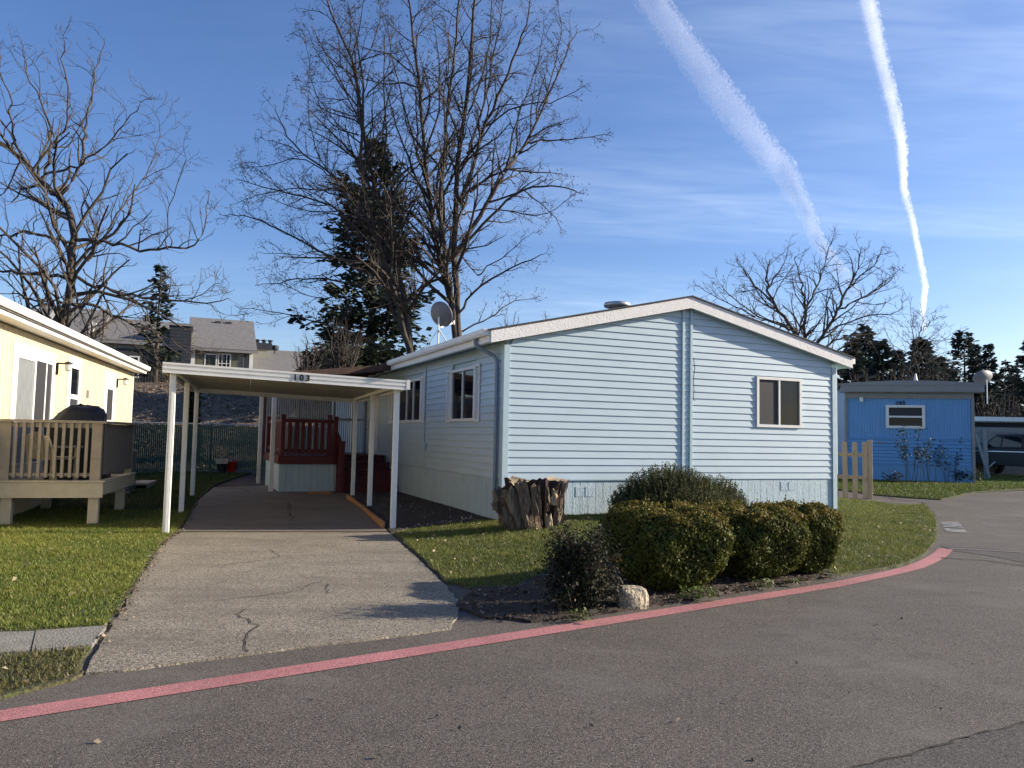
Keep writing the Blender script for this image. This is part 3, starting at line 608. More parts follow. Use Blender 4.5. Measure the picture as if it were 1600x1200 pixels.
# stairs against the home wall, climbing away from the camera
for i in range(5):
    z1 = .14 + .176 * (i + 1); y0 = 6.7 + .36 * i
    MB().box(-1.45, -.05, y0 - .02, y0 + .36, z1 - .035, z1).build('stair_tread', 'red', dk)
    MB().box(-1.44, -.06, y0 + .01, y0 + .03, z1 - .176, z1 - .036).build('stair_riser', 'red', dk)
MB().prism([(-1.50, 6.62, .1), (-1.50, 6.62, .36), (-1.50, 8.45, DZ + .06), (-1.50, 8.45, DZ - .22), (-1.50, 6.95, .1)], (.04, 0, 0)).build('stair_stringer', 'red', dk)
MB().prism([(-1.50, 6.98, .08), (-1.50, 8.45, .80), (-1.50, 8.45, .08)], (.03, 0, 0)).build('skirt_panel', 'skirt', dk)
def dpost(x, y, z0, z1, w=.10): return MB().box(x - w / 2, x + w / 2, y - w / 2, y + w / 2, z0, z1).box(x - w * .62, x + w * .62, y - w * .62, y + w * .62, z1, z1 + .03).build('post', 'red', dk)
dpost(DX0 + .05, DY0 + .03, DZ - .18, 1.98); dpost(DX1, DY0 + .03, DZ - .18, 1.96); dpost(-1.48, 8.42, .9, 2.02); dpost(-1.48, 6.60, .05, 1.36, .12); dpost(DX0 + .05, DY1 - .05, DZ, 1.98)
MB().box(DX0 + .1, DX1 - .05, DY0 + .0, DY0 + .05, 1.82, 1.90).build('rail', 'red', dk); MB().box(DX0 + .1, DX1 - .05, DY0 + .01, DY0 + .05, 1.10, 1.18).build('rail', 'red', dk)
MB().box(DX0 + .03, DX0 + .08, DY0 + .09, DY1 - .1, 1.82, 1.90).build('rail', 'red', dk); MB().box(DX0 + .03, DX0 + .08, DY0 + .09, DY1 - .1, 1.10, 1.18).build('rail', 'red', dk)
MB().box(DX1 - .03, DX1 + .03, DY0 + .09, 8.40, 1.82, 1.90).build('rail', 'red', dk)
ba = MB().box(-.045, .045, -.012, .012, 1.06, 1.82).build('baluster', 'red', dk); ba.location = (DX0 + .2, DY0 - .012, 0)
for i in range(1, 7): inst(ba, (DX0 + .2 + .155 * i, DY0 - .012, 0))
ba = MB().box(-.012, .012, -.045, .045, 1.06, 1.82).build('baluster', 'red', dk); ba.location = (DX0 + .09, DY0 + .25, 0)
for i in range(1, 20): inst(ba, (DX0 + .09, DY0 + .25 + .155 * i, 0))
MB().bar((-1.48, 6.66, 1.30), (-1.48, 8.38, 1.97), .05, .10).build('stair_rail', 'red', dk); MB().bar((-1.48, 6.66, .52), (-1.48, 8.38, 1.20), .05, .07).build('stair_rail', 'red', dk)
for i in range(10):
    y = 6.78 + .16 * i; z = .50 + (y - 6.66) * .39
    MB().box(-1.49, -1.468, y - .045, y + .045, z, z + .80).build('baluster', 'red', dk)
# white slat screen at the back of the deck
sc = thing('privacy_screen', tuple(C0), HA, 'screen of thin white upright slats between dark posts at the back of the red deck', 'privacy screen')
sl = MB().box(-.018, .018, -.008, .008, 1.02, 2.95).build('slat', 'greywhite', sc); sl.location = (-2.85, 10.72, 0)
for i in range(1, 46): inst(sl, (-2.85 + .062 * i, 10.72, 0))
for x in (-2.9, -1.95, -.95, -.03): MB().box(x - .04, x + .04, 10.74, 10.82, .9, 2.95).build('post', 'brownroof', sc)
MB().box(-2.9, 0, 10.73, 10.77, 1.95, 2.02).build('rail', 'brownroof', sc)
# awning over the deck
aw = thing('porch_awning', tuple(C0), HA, 'low brown wooden awning roof on white posts joined to the pale blue home', 'awning')
def az_(x): return 3.20 + .125 * x
for i in range(11):
    x0 = -3.25 + i * .295; x1 = x0 + .288
    MB().hexa([(x0, 6.58, az_(x0) + .12), (x1, 6.58, az_(x1) + .12), (x1, 11.2, az_(x1) + .12), (x0, 11.2, az_(x0) + .12), (x0, 6.58, az_(x0) + .155), (x1, 6.58, az_(x1) + .155), (x1, 11.2, az_(x1) + .155), (x0, 11.2, az_(x0) + .155)]).build('roof_board', 'brownroof', aw)
MB().hexa([(-3.25, 6.545, az_(-3.25) - .02), (-.36, 6.545, az_(-.36) + .0), (-.36, 6.575, az_(-.36)), (-3.25, 6.575, az_(-3.25) - .02), (-3.25, 6.545, az_(-3.25) + .15), (-.36, 6.545, az_(-.36) + .15), (-.36, 6.575, az_(-.36) + .15), (-3.25, 6.575, az_(-3.25) + .15)]).build('fascia', 'brownroof', aw)
for y in (7.4, 8.3, 9.2, 10.1, 11.0): MB().hexa([(-3.2, y, az_(-3.2)), (-.02, y, az_(0)), (-.02, y + .045, az_(0)), (-3.2, y + .045, az_(-3.2)), (-3.2, y, az_(-3.2) + .118), (-.02, y, az_(0) + .118), (-.02, y + .045, az_(0) + .118), (-3.2, y + .045, az_(-3.2) + .118)]).build('rafter', 'brownroof', aw)
for x, y in ((-3.02, 7.25), (-2.98, 11.05)): MB().box(x - .05, x + .05, y - .05, y + .05, .08, az_(x)).build('post', 'worn', aw, bevel=.006)

# ------------------------------------------------------------------ yellow home, left
YA = R(16.2); YP = (-8.29, 12.47, 0); YUv = np.array([math.cos(YA), math.sin(YA), 0]); YNv = np.array([-YUv[1], YUv[0], 0])
def ywp(a, b, z=0.): return np.array(YP) + YUv * a + YNv * b + np.array([0, 0, z])
yh = thing('yellow_mobile_home', YP, YA, 'pale yellow mobile home with white window casings and white gutter', 'house')
MB().box(-4.2, -.012, -6, 11.08, 0, 3.25).build('wall', 'yellow', yh)
yb = MB().box(0, .018, .008, .192, .62, 3.25).build('siding_board', 'yellow', yh)
openY = [(.48, 2.9), (3.85, 4.95), (7.3, 8.62)]
yb.location = (-.012, -2.0, 0)
for i in range(1, 65):
    y = -2 + .2 * i
    inst(yb, (-.012, y, 0))
MB().box(-.01, .03, 11.0, 11.1, .3, 3.25).build('corner_trim', 'white', yh)
MB().box(-.30, -.02, -6, 11.05, 0, .62).build('skirting', 'taupe', yh)
MB().box(-4.4, .30, -6, 11.35, 3.30, 3.33).build('soffit', 'white', yh)
MB().box(.005, .30, -6, 11.3, 3.27, 3.298).build('soffit_strip', 'white', yh)
MB().box(.302, .325, -6, 11.35, 3.265, 3.42).build('fascia', 'white', yh)
gu = [(.327, 3.36), (.40, 3.36), (.43, 3.41), (.43, 3.475), (.415, 3.475), (.415, 3.42), (.39, 3.375), (.327, 3.375)]
MB().prism([(a, -6, b) for a, b in gu], (0, 17.4, 0)).build('gutter', 'white', yh)
MB().prism([(-4.4, -6, 3.335), (.36, -6, 3.335), (.38, -6, 3.48), (-1.9, -6, 3.95), (-4.4, -6, 3.5)], (0, 17.32, 0)).build('roof', 'shingle_g', yh)
def yframe(a, b, z0, z1, w, name, m='white', o=.03):
    q = MB()
    for s0, s1, c, d in ((a, b, z1 - w, z1), (a, b, z0, z0 + .03), (a, a + w, z0 + .03, z1 - w), (b - w, b, z0 + .03, z1 - w)): q.box(.005, o + .005, s0, s1, c, d)
    return q.build(name, m, yh)
d = yframe(.48, 2.92, .92, 3.02, .15, 'sliding_door')
MB().box(.004, .02, .63, 2.77, .95, 2.87).build('backing', 'greytrim', d)
MB().box(.02, .045, .63, .70, .95, 2.87).box(.02, .045, 1.62, 1.70, .95, 2.87).box(.02, .045, 2.70, 2.77, .95, 2.87).box(.02, .045, .70, 1.62, 2.77, 2.87).box(.02, .045, 1.70, 2.70, 2.80, 2.87).build('door_frame', 'white', d)
MB().box(.02, .028, .70, 1.62, .95, 2.77).build('pane', 'curtain', d); MB().box(.02, .026, 1.70, 2.70, .95, 2.80).build('pane', 'screen', d)
MB().box(.026, .034, 2.34, 2.40, .95, 2.80).build('door_rail', 'white', d)
d = yframe(3.87, 4.95, 1.5, 3.10, .14, 'window')
MB().box(.02, .045, 4.01, 4.09, 1.53, 2.96).box(.02, .045, 4.73, 4.81, 1.53, 2.96).box(.02, .045, 4.09, 4.73, 2.20, 2.30).box(.02, .045, 4.09, 4.73, 2.86, 2.96).build('sash', 'white', d)
MB().box(.01, .025, 4.09, 4.73, 2.30, 2.86).build('pane', 'glass', d); MB().box(.01, .025, 4.09, 4.73, 1.55, 2.20).build('pane', 'screen', d)
d = yframe(7.3, 8.62, .85, 3.04, .14, 'door')
MB().box(.01, .03, 7.44, 8.48, .88, 2.90).build('door_leaf', 'white', d); MB().box(.03, .036, 7.66, 8.30, 1.2, 2.60).build('pane', 'screen', d); MB().box(.03, .042, 7.66, 8.30, 1.72, 1.80).build('door_rail', 'white', d)
for yy, zz_ in ((3.08, 2.86), (8.82, 2.92)):
    l = thing('wall_lantern', tuple(ywp(0.02, yy, zz_)), YA, 'black wall lantern beside the ' + ('sliding glass door' if yy < 5 else 'narrow back door') + ' of the yellow home', 'wall lamp', 'lanterns on the yellow home')
    MB().box(0, .02, -.04, .04, -.22, .02).box(.02, .22, -.03, .03, -.01, .02).build('bracket', 'blackmetal', l)
    MB().lathe([(.09, .0), (.085, .02), (.02, .05)], 10, (.2, 0, .0)).build('lantern_cap', 'blackmetal', l)
    MB().lathe([(.03, -.15), (.065, -.13), (.065, -.01), (.05, 0)], 10, (.2, 0, 0)).build('lantern_glass', 'bulb', l)
MB().box(.006, .02, 5.62, 5.80, 2.28, 2.46).build('number_plate', 'taupe', yh)

# its front deck
yd = thing('tan_deck', YP, YA, 'small raised tan wooden deck with baluster railing at the yellow home', 'deck')
DF, DB, DR, DLx = -.30, 2.42, 1.64, -1.0     # front, back, right, left
b0 = MB().box(0, DR - .05 - .05, 0, .134, -.035, 0).build('deck_board', 'tan', yd); b0.location = (.05, DF + .02, .70)
for i in range(1, 19): inst(b0, (.05, DF + .02 + .14 * i, .70))
MB().box(DLx - 3, DR + .02, DF - .04, DF, .46, .705).build('rim_joist', 'tanpale', yd)
MB().box(DLx - 3, DR + .05, DF - .06, DF + .015, .708, .735).build('nosing', 'tanpale', yd)
MB().box(DR - .02, DR + .02, DF + .002, DB, .50, .70).build('rim_joist', 'tanpale', yd)
MB().box(DR - .10, DR + .04, DF + .03, DB, .708, .73).build('nosing', 'tanpale', yd)
for x, y in ((1.52, -.22), (.28, -.22), (1.54, 1.75), (.2, 2.2), (-1.2, -.22)): MB().box(x - .075, x + .075, y - .06, y + .06, -.02, .46).build('leg', 'tanpale', yd)
for x, y, w in ((1.52, DF + .08, .075), (.20, DF + .08, .09), (1.55, DB - .08, .06)): MB().box(x - w, x + w, y - .05, y + .05, .70, 1.66).build('post', 'tan', yd)
MB().box(.05, 1.66, DF - .0, DF + .15, 1.66, 1.70).build('rail', 'tan', yd)
MB().box(.29, 1.445, DF + .05, DF + .09, 1.58, 1.655).build('rail', 'tan', yd); MB().box(.29, 1.445, DF + .05, DF + .09, .80, .85).build('rail', 'tan', yd)
ba = MB().box(-.022, .022, -.018, .018, .78, 1.655).build('baluster', 'tan', yd); ba.location = (.36, DF + .03, 0)
for i in range(1, 10): inst(ba, (.36 + .113 * i, DF + .03, 0))
MB().box(1.48, 1.68, DF + .16, DB, 1.66, 1.70).build('rail', 'tan', yd)
pn = MB().box(0, .02, 0, .092, .82, 1.655).build('panel_board', 'taupe', yd); pn.location = (1.60, DF + .16, 0)
for i in range(1, 25): inst(pn, (1.60, DF + .16 + .095 * i, 0))
pn = MB().box(0, .092, 0, .02, .76, 1.66).build('panel_board', 'taupe', yd); pn.location = (-.05, DF + .06, 0)
for i in range(1, 10): inst(pn, (-.05 - .095 * i, DF + .06, 0))
MB().tube([(.06, DF - .02, .74), (.065, DF - .03, 1.2), (.07, DF - .03, 1.36), (.16, DF - .03, 1.37)], .012, 6).build('hand_hoop', 'white', yd)
# covered grill on the deck
gr_ = thing('covered_grill', tuple(ywp(1.02, .75, .70)), YA + R(4), 'barbecue grill under a black vinyl cover on the tan deck', 'grill')
prof = [(.0, .50, .27), (.25, .50, .27), (.55, .48, .27), (.85, .50, .27), (.93, .55, .27), (.97, .53, .26), (1.02, .40, .24), (1.12, .37, .22), (1.20, .31, .19), (1.255, .22, .13), (1.275, .05, .03)]
vs = []; fs = []; n = 36
for i, (z, a, b) in enumerate(prof):
    for j in range(n):
        t = 2 * math.pi * j / n; e = .55
        cx = math.copysign(abs(math.cos(t)) ** e, math.cos(t)); sy = math.copysign(abs(math.sin(t)) ** e, math.sin(t))
        wv = 1 + .035 * math.sin(5 * t + i * .8) * (1.2 - z) + .02 * math.sin(11 * t - i)
        sh = .06 * (z > .99) * (z - .97) * 3
        vs.append((cx * a * wv + sh * 1.3, sy * b * wv, z + .018 * math.sin(3 * t + i * 1.7) * (z > .3) - (.05 if (z > .9 and z < 1.0 and cx > .3) else 0)))
for i in range(len(prof) - 1):
    for j in range(n): a = i * n + j; b = i * n + (j + 1) % n; fs.append((a, b, b + n, a + n))
fs.append(tuple((len(prof) - 1) * n + j for j in range(n)))
cv = MB().add(vs, fs).build('cover', 'black', gr_, True)
MB().tube([(-.05, .0, 1.27), (.0, 0, 1.30), (.05, 0, 1.27)], .012, 6).build('cover_loop', 'black', gr_)
# chair behind the balusters
ch = thing('deck_chair', tuple(ywp(.82, .18, .70)), YA + R(150), 'pale wooden deck chair seen through the tan balusters', 'chair')
MB().box(-.25, .25, -.22, .25, .36, .40).build('seat', 'tanpale', ch)
for i in range(5): MB().bar((-.22 + .11 * i, .24, .36), (-.22 + .11 * i, .42, .80 - .03 * abs(i - 2)), .09, .02, (0, 1, 0)).build('back_slat', 'tanpale', ch)
for x in (-.24, .24):
    MB().bar((x, -.2, 0), (x, -.2, .55), .05, .06).build('leg', 'tanpale', ch); MB().bar((x, .24, 0), (x, .30, .56), .05, .06).build('leg', 'tanpale', ch); MB().box(x - .06, x + .06, -.26, .32, .55, .58).build('armrest', 'tanpale', ch)
# unit and steps behind the deck
ac = thing('utility_unit', tuple(ywp(1.0, 4.6, .02)), YA, 'dark grey utility unit on blocks beside the yellow home behind its deck', 'utility unit')
MB().box(-.3, .25, -.4, .4, .22, 1.05).build('cabinet', 'greyplastic', ac, bevel=.02); MB().box(-.32, .27, -.42, .42, 1.055, 1.08).build('lid', 'greyplastic', ac)
for y in (-.3, .3): MB().box(-.3, .25, y - .08, y + .08, 0, .215).build('block', 'greystep', ac)
st = thing('entry_steps', tuple(ywp(.55, 6.4, .1)), YA, 'two weathered grey entry steps beside the yellow home near the green fence', 'steps')
MB().box(-.5, .35, -.55, .55, .38, .44).build('tread', 'greystep', st); MB().box(.32, .35, -.53, .53, .03, .375).build('riser', 'greystep', st); MB().box(.0, .85, -.6, .6, .16, .21).build('tread', 'greystep', st); MB().box(.80, .83, -.57, .57, .0, .155).build('riser', 'greystep', st)
MB().box(-.48, -.40, -.5, -.42, .445, .75).build('post', 'greystep', st)

# ------------------------------------------------------------------ green chain link fence with slats
FA = math.atan(.22); fo = np.array([-21.0, 26.5 + .22 * (-21 + 12.6), .15])
gf = thing('green_fence', tuple(fo), FA, 'dark green slatted chain link fence along the foot of the bank', 'fence')
FL = 19.0; FH = 1.66
sl = MB().box(-.028, .028, -.004, .004, .04, FH - .05).build('slat', 'green', gf); sl.location = (.04, 0, 0)
for i in range(1, 290): inst(sl, (.04 + .0655 * i, 0, 0))
for i in range(8): x = i * 2.7; MB().tube([(x, .05, -.1), (x, .05, FH + .03)], .03, 8).build('post', 'greenmetal', gf)
MB().tube([(0, .05, FH), (FL, .05, FH)], .022, 8).build('top_rail', 'alum', gf)
wv = MB()
for i in range(0, 140): x = i * .135; wv.bar((x, -.01, .02), (min(x + 1.6, FL), -.01, FH - .02), .005, .005); wv.bar((x, -.014, FH - .02), (min(x + 1.6, FL), -.014, .02), .005, .005)
o = wv.build('wire_mesh', 'greenmetal', gf); o['kind'] = 'stuff'
# bucket, pot and dry plant
q = gp(360, 738, .16); bk = thing('red_bucket', (q[0], q[1], g1(q[0], q[1]) + .03), 0, 'bright red plastic bucket on the shaded ground before the green fence', 'bucket')
MB().lathe([(.15, 0), (.16, .01), (.205, .33), (.215, .34), (.215, .37), (.195, .37), (.145, .03), (.01, .03)], 20).build('pail', 'bucket', bk, True)
MB().box(-.09, .02, -.06, .06, .25, .45).build('wrapped_bundle', 'terra', bk)
q = gp(345, 739, .16); pp = thing('potted_plant', (q[0], q[1] + .1, g1(q[0], q[1]) + .03), R(10), 'pale planter with a dried twiggy plant, left of the red bucket', 'potted plant')
MB().lathe([(.12, 0), (.17, .28), (.15, .28), (.1, .04)], 14).build('pot', 'black', pp)
MB().hexa([(-.18, -.12, .30), (.18, -.12, .30), (.18, .12, .30), (-.18, .12, .30), (-.23, -.15, .46), (.23, -.15, .46), (.23, .15, .46), (-.23, .15, .46)]).build('planter', 'terra', pp)
tw = MB()
for i in range(26):
    a = random.uniform(0, 6.28); r_ = random.uniform(.05, .3); h = random.uniform(.2, .42); tw.tube([(0, 0, .44), (r_ * .4 * math.cos(a), r_ * .4 * math.sin(a), .44 + h * .6), (r_ * math.cos(a), r_ * math.sin(a), .44 + h)], [.008, .006, .003], 3)
    tw.lathe([(.002, -.02), (.025, 0), (.002, .03)], 4, (r_ * math.cos(a), r_ * math.sin(a), .44 + h))
tw.build('dry_stems', 'stumpcut', pp)
# ------------------------------------------------------------------ cedar picket fence
PA = math.radians(-19); pf = thing('picket_fence', (9.25, 19.95, g1(9.25, 19.95)), PA, 'short cedar picket fence ending in a square post beside the pale blue home', 'fence')
MB().box(-.05, .06, -.05, .06, -.05, 1.52).build('post', 'edging', pf, bevel=.006).data.materials.__setitem__(0, MT['cedar'])
pk = MB().prism([(-.06, 0, .02), (.06, 0, .02), (.06, 0, 1.46), (-.06, 0, 1.46)], (0, .018, 0)).build('picket', 'cedar', pf); pk.location = (-.125, -.075, 0)
for i in range(1, 6): inst(pk, (-.125 - .232 * i, -.075, random.uniform(-.012, .012)), rot=(0, random.uniform(-.008, .008), 0))
for z in (1.08, .50): MB().box(-1.5, -.055, -.052, -.014, z, z + .09).build('rail', 'cedar', pf)

# ------------------------------------------------------------------ blue home 102
BR = np.array([15.286, 25.537]); BA = R(-17); BW = 3.91; bux = np.array([math.cos(BA), math.sin(BA)])
BL = BR - bux * BW
bh = thing('bright_blue_home', (BL[0], BL[1], .25), BA, 'bright blue ribbed metal home with grey trim and number 102 over its window', 'house')
def bz(py): return CAMZ + (695 - py) * 25.6 / F - .25
ZT, ZM, ZS = bz(622), bz(684.5), bz(728)
MB().box(0, BW, .02, 14, -.3, bz(600)).build('wall', 'blue', bh)
rb = MB().prism([(0, 0, ZM + .02), (.030, -.002, ZM + .02), (.045, -.009, ZM + .02), (.060, -.009, ZM + .02), (.075, -.002, ZM + .02), (.085, 0, ZM + .02)], (0, 0, ZT - ZM - .02)).build('siding_rib', 'blue', bh); rb.location = (.09, .018, 0)
for i in range(1, 43): inst(rb, (.09 + .0875 * i, .018, 0))
hb = MB().prism([(.07, 0, 0), (.07, -.022, .01), (.07, -.008, .11), (.07, 0, .115)], (BW - .14, 0, 0)).build('siding_lap', 'blue', bh); hb.location = (0, .018, ZS + .03)
for i in range(1, 8): inst(hb, (0, .018, ZS + .03 + .1165 * i))
MB().box(.06, BW - .06, -.02, .016, ZM - .012, ZM + .012).build('belt_strip', 'blue', bh); MB().box(.06, BW - .06, -.016, .018, ZS - .02, ZS + .015).build('belt_strip', 'blue', bh)
sk = MB().box(0, .21, 0, .018, -.1, ZS - .025).build('skirt_board', 'blue', bh); sk.location = (.05, -.002, 0)
for i in range(1, 18): inst(sk, (.05 + .2145 * i, -.002, 0))
for x in (-.03, BW - .06): MB().box(x, x + .09, -.035, .03, -.05, ZT).build('corner_trim', 'greytrim', bh)
MB().box(-.02, BW + .02, -.04, .018, ZT + .004, bz(613)).build('trim_band', 'greytrim', bh)
n = 13; top = [(-.18 + (BW + .45) * i / (n - 1), bz(600.5) + .10 * math.sin(math.pi * i / (n - 1))) for i in range(n)]
MB().prism([(-.18, -.30, bz(611.5)), (BW + .27, -.30, bz(611.5))] + [(x, -.30, z) for x, z in top[::-1]], (0, .05, 0)).build('fascia', 'greytrim', bh)
MB().prism([(-.22, -.33, bz(600.5))] + [(x * 1.0, -.33, z + .05) for x, z in top] + [(BW + .32, -.33, bz(600.5))], (0, 14.5, 0)).build('roof', 'greytrim', bh)
MB().box(-.18, BW + .2, -.24, -.05, bz(612.5), bz(611.6)).build('soffit', 'greytrim', bh)
w0, w1_, z0, z1 = 1.27, 2.47, bz(669), bz(632)
q = MB()
for a, b, c, d in ((w0, w1_, z1 - .085, z1), (w0, w1_, z0, z0 + .085), (w0, w0 + .09, z0 + .085, z1 - .085), (w1_ - .09, w1_, z0 + .085, z1 - .085)): q.box(a, b, -.045, .015, c, d)
wo = q.build('window', 'white', bh); zm = (z0 + z1) / 2
MB().box(w0 + .09, w1_ - .09, -.04, .01, zm - .03, zm + .03).build('sash_bar', 'white', wo)
MB().box(w0 + .09, w1_ - .09, -.012, .012, zm + .03, z1 - .085).build('pane', 'screen', wo); MB().box(w0 + .09, w1_ - .09, -.012, .012, z0 + .085, zm - .03).build('pane', 'glass', wo)
text_parts('house_number', '102', .175, 'ink', bh, (1.62, -.012, bz(631.5)), (R(90), 0, 0), .105, .9, .010)
MB().lathe([(.05, 0), (.065, .04), (.06, .14), (.02, .16)], 10, (.5, -.10, bz(627))).build('porch_lamp', 'white', bh)
MB().box(.95, 1.30, -.03, -.002, bz(693), bz(691.5)).build('wall_plaque', 'greytrim', bh)
mb = MB().lathe([(.16, -.1), (.15, .05), (.06, .22), (.03, .42), (.01, .44)], 12, (BW * .66, 2.0, bz(594))); mb.build('roof_vent', 'white', bh, True)
q = at(1541, 607, 30.0); dish('satellite_dish', (q[0], q[1], q[2] - .6), R(200), R(-28), 1.02, .62, .72, 'grey oval satellite dish raised behind the bright blue home')
# roses and plants along its wall
def rose(px, py, z, h, w, n, label, leaves=60, seed=0, cat='shrub', tint=(.045, .065, .04)):
    rnd = random.Random(seed); p = gp(px, py, z); t = thing('rose_bush' if cat == 'rose bush' else 'small_shrub', (p[0], p[1], g1(p[0], p[1]) + .02), 0, label, cat, 'plants along the bright blue home')
    m = MB(); LV = []; LT = []
    for i in range(n):
        a = rnd.uniform(0, 6.28); hh = h * rnd.uniform(.55, 1.0); ww = w * 1.35 * rnd.uniform(.35, 1.0)
        ex, ey = ww * math.cos(a), ww * .5 * math.sin(a); pts = [(ex * .3 + rnd.uniform(-.1, .1), ey * .3, 0), (ex * .45, ey * .4, hh * .4), (ex * .7 + rnd.uniform(-.05, .05), ey * .8, hh * .75), (ex, ey, hh)]
        m.tube(pts, [.008, .008, .006, .003], 4)
        for k in range(2 * leaves // n + 1):
            u = rnd.uniform(.45, 1.02); j = min(2, int(u * 3)); f_ = u * 3 - j; c = np.array(pts[j]) * (1 - f_) + np.array(pts[j + 1]) * f_ + np.array([rnd.gauss(0, .07), rnd.gauss(0, .07), rnd.gauss(0, .05)])
            d1 = np.array([rnd.gauss(0, 1), rnd.gauss(0, 1), rnd.gauss(0, .6)]); d1 /= np.linalg.norm(d1); d2 = np.cross(d1, [rnd.gauss(0, 1), rnd.gauss(0, 1), 1.]); d2 /= np.linalg.norm(d2); s_ = rnd.uniform(.03, .06)
            LV += [c, c + d1 * s_ + d2 * s_ * .5, c + d1 * s_ * 2, c + d1 * s_ - d2 * s_ * .5]; v = rnd.uniform(.6, 1.5); LT.append([q_ * v for q_ in tint])
    m.build('canes', 'bark', t); np_mesh('leaves', LV, 4, 'leaf', t, LT)
rose(1379, 752, .3, 1.75, .35, 6, 'leafy dark rose bush on the bright blue wall just right of the picket fence', 130, 1, 'rose bush')
rose(1424, 758, .3, 1.95, .55, 8, 'tallest thin rose bush against the bright blue wall below the window', 190, 2, 'rose bush')
rose(1450, 757, .3, 1.35, .45, 5, 'sparse rose canes against the bright blue wall right of the tallest rose', 40, 3, 'rose bush')
rose(1486, 757, .3, 1.65, .6, 7, 'wide rose bush near the right corner of the bright blue wall', 110, 4, 'rose bush')
rose(1506, 757, .3, .42, .42, 30, 'low dense dark shrub at the right corner of the bright blue home', 420, 5, 'shrub', (.03, .04, .02))
rose(1397, 757, .3, .35, .25, 8, 'small low plant with withered leaves under the left part of the bright blue wall', 60, 6, 'shrub', (.06, .04, .03))

# ------------------------------------------------------------------ neighbour carport and truck, far right
q = at(1520, 655, 28.6); nc = thing('neighbour_carport', (q[0], q[1], .33), R(-6), 'flat roofed carport with a white roof edge right of the bright blue home', 'carport')
zz_ = q[2] - .33
MB().box(-.3, 8, 0, .12, zz_ - .06, zz_ + .10).build('roof_edge', 'white', nc); MB().box(-.3, 8, .125, 3.0, zz_ - .1, zz_ + .06).build('roof', 'greytrim', nc)
MB().box(-.3, 8, .30, .42, zz_ - .44, zz_ - .28).build('beam', 'greytrim', nc); MB().box(-.3, 8, .55, .6, zz_ - .28, zz_ - .11).build('valance', 'aptdark', nc)
MB().bar((.60, .3, -.1), (.52, .3, zz_ - .3), .14, .1).build('post', 'greytrim', nc); MB().bar((.62, .2, .1), (.18, .2, zz_ - .55), .09, .08).build('brace', 'greytrim', nc); MB().bar((.60, .22, .45), (.85, .2, .7), .05, .04).build('brace', 'greytrim', nc)
MB().box(-.3, 8, 6.8, 7, -.2, zz_ - .1).build('back_wall', 'greystep', nc); MB().box(-.2, .42, 5.0, 5.2, -.2, 1.45).build('low_wall', 'greystep', nc)
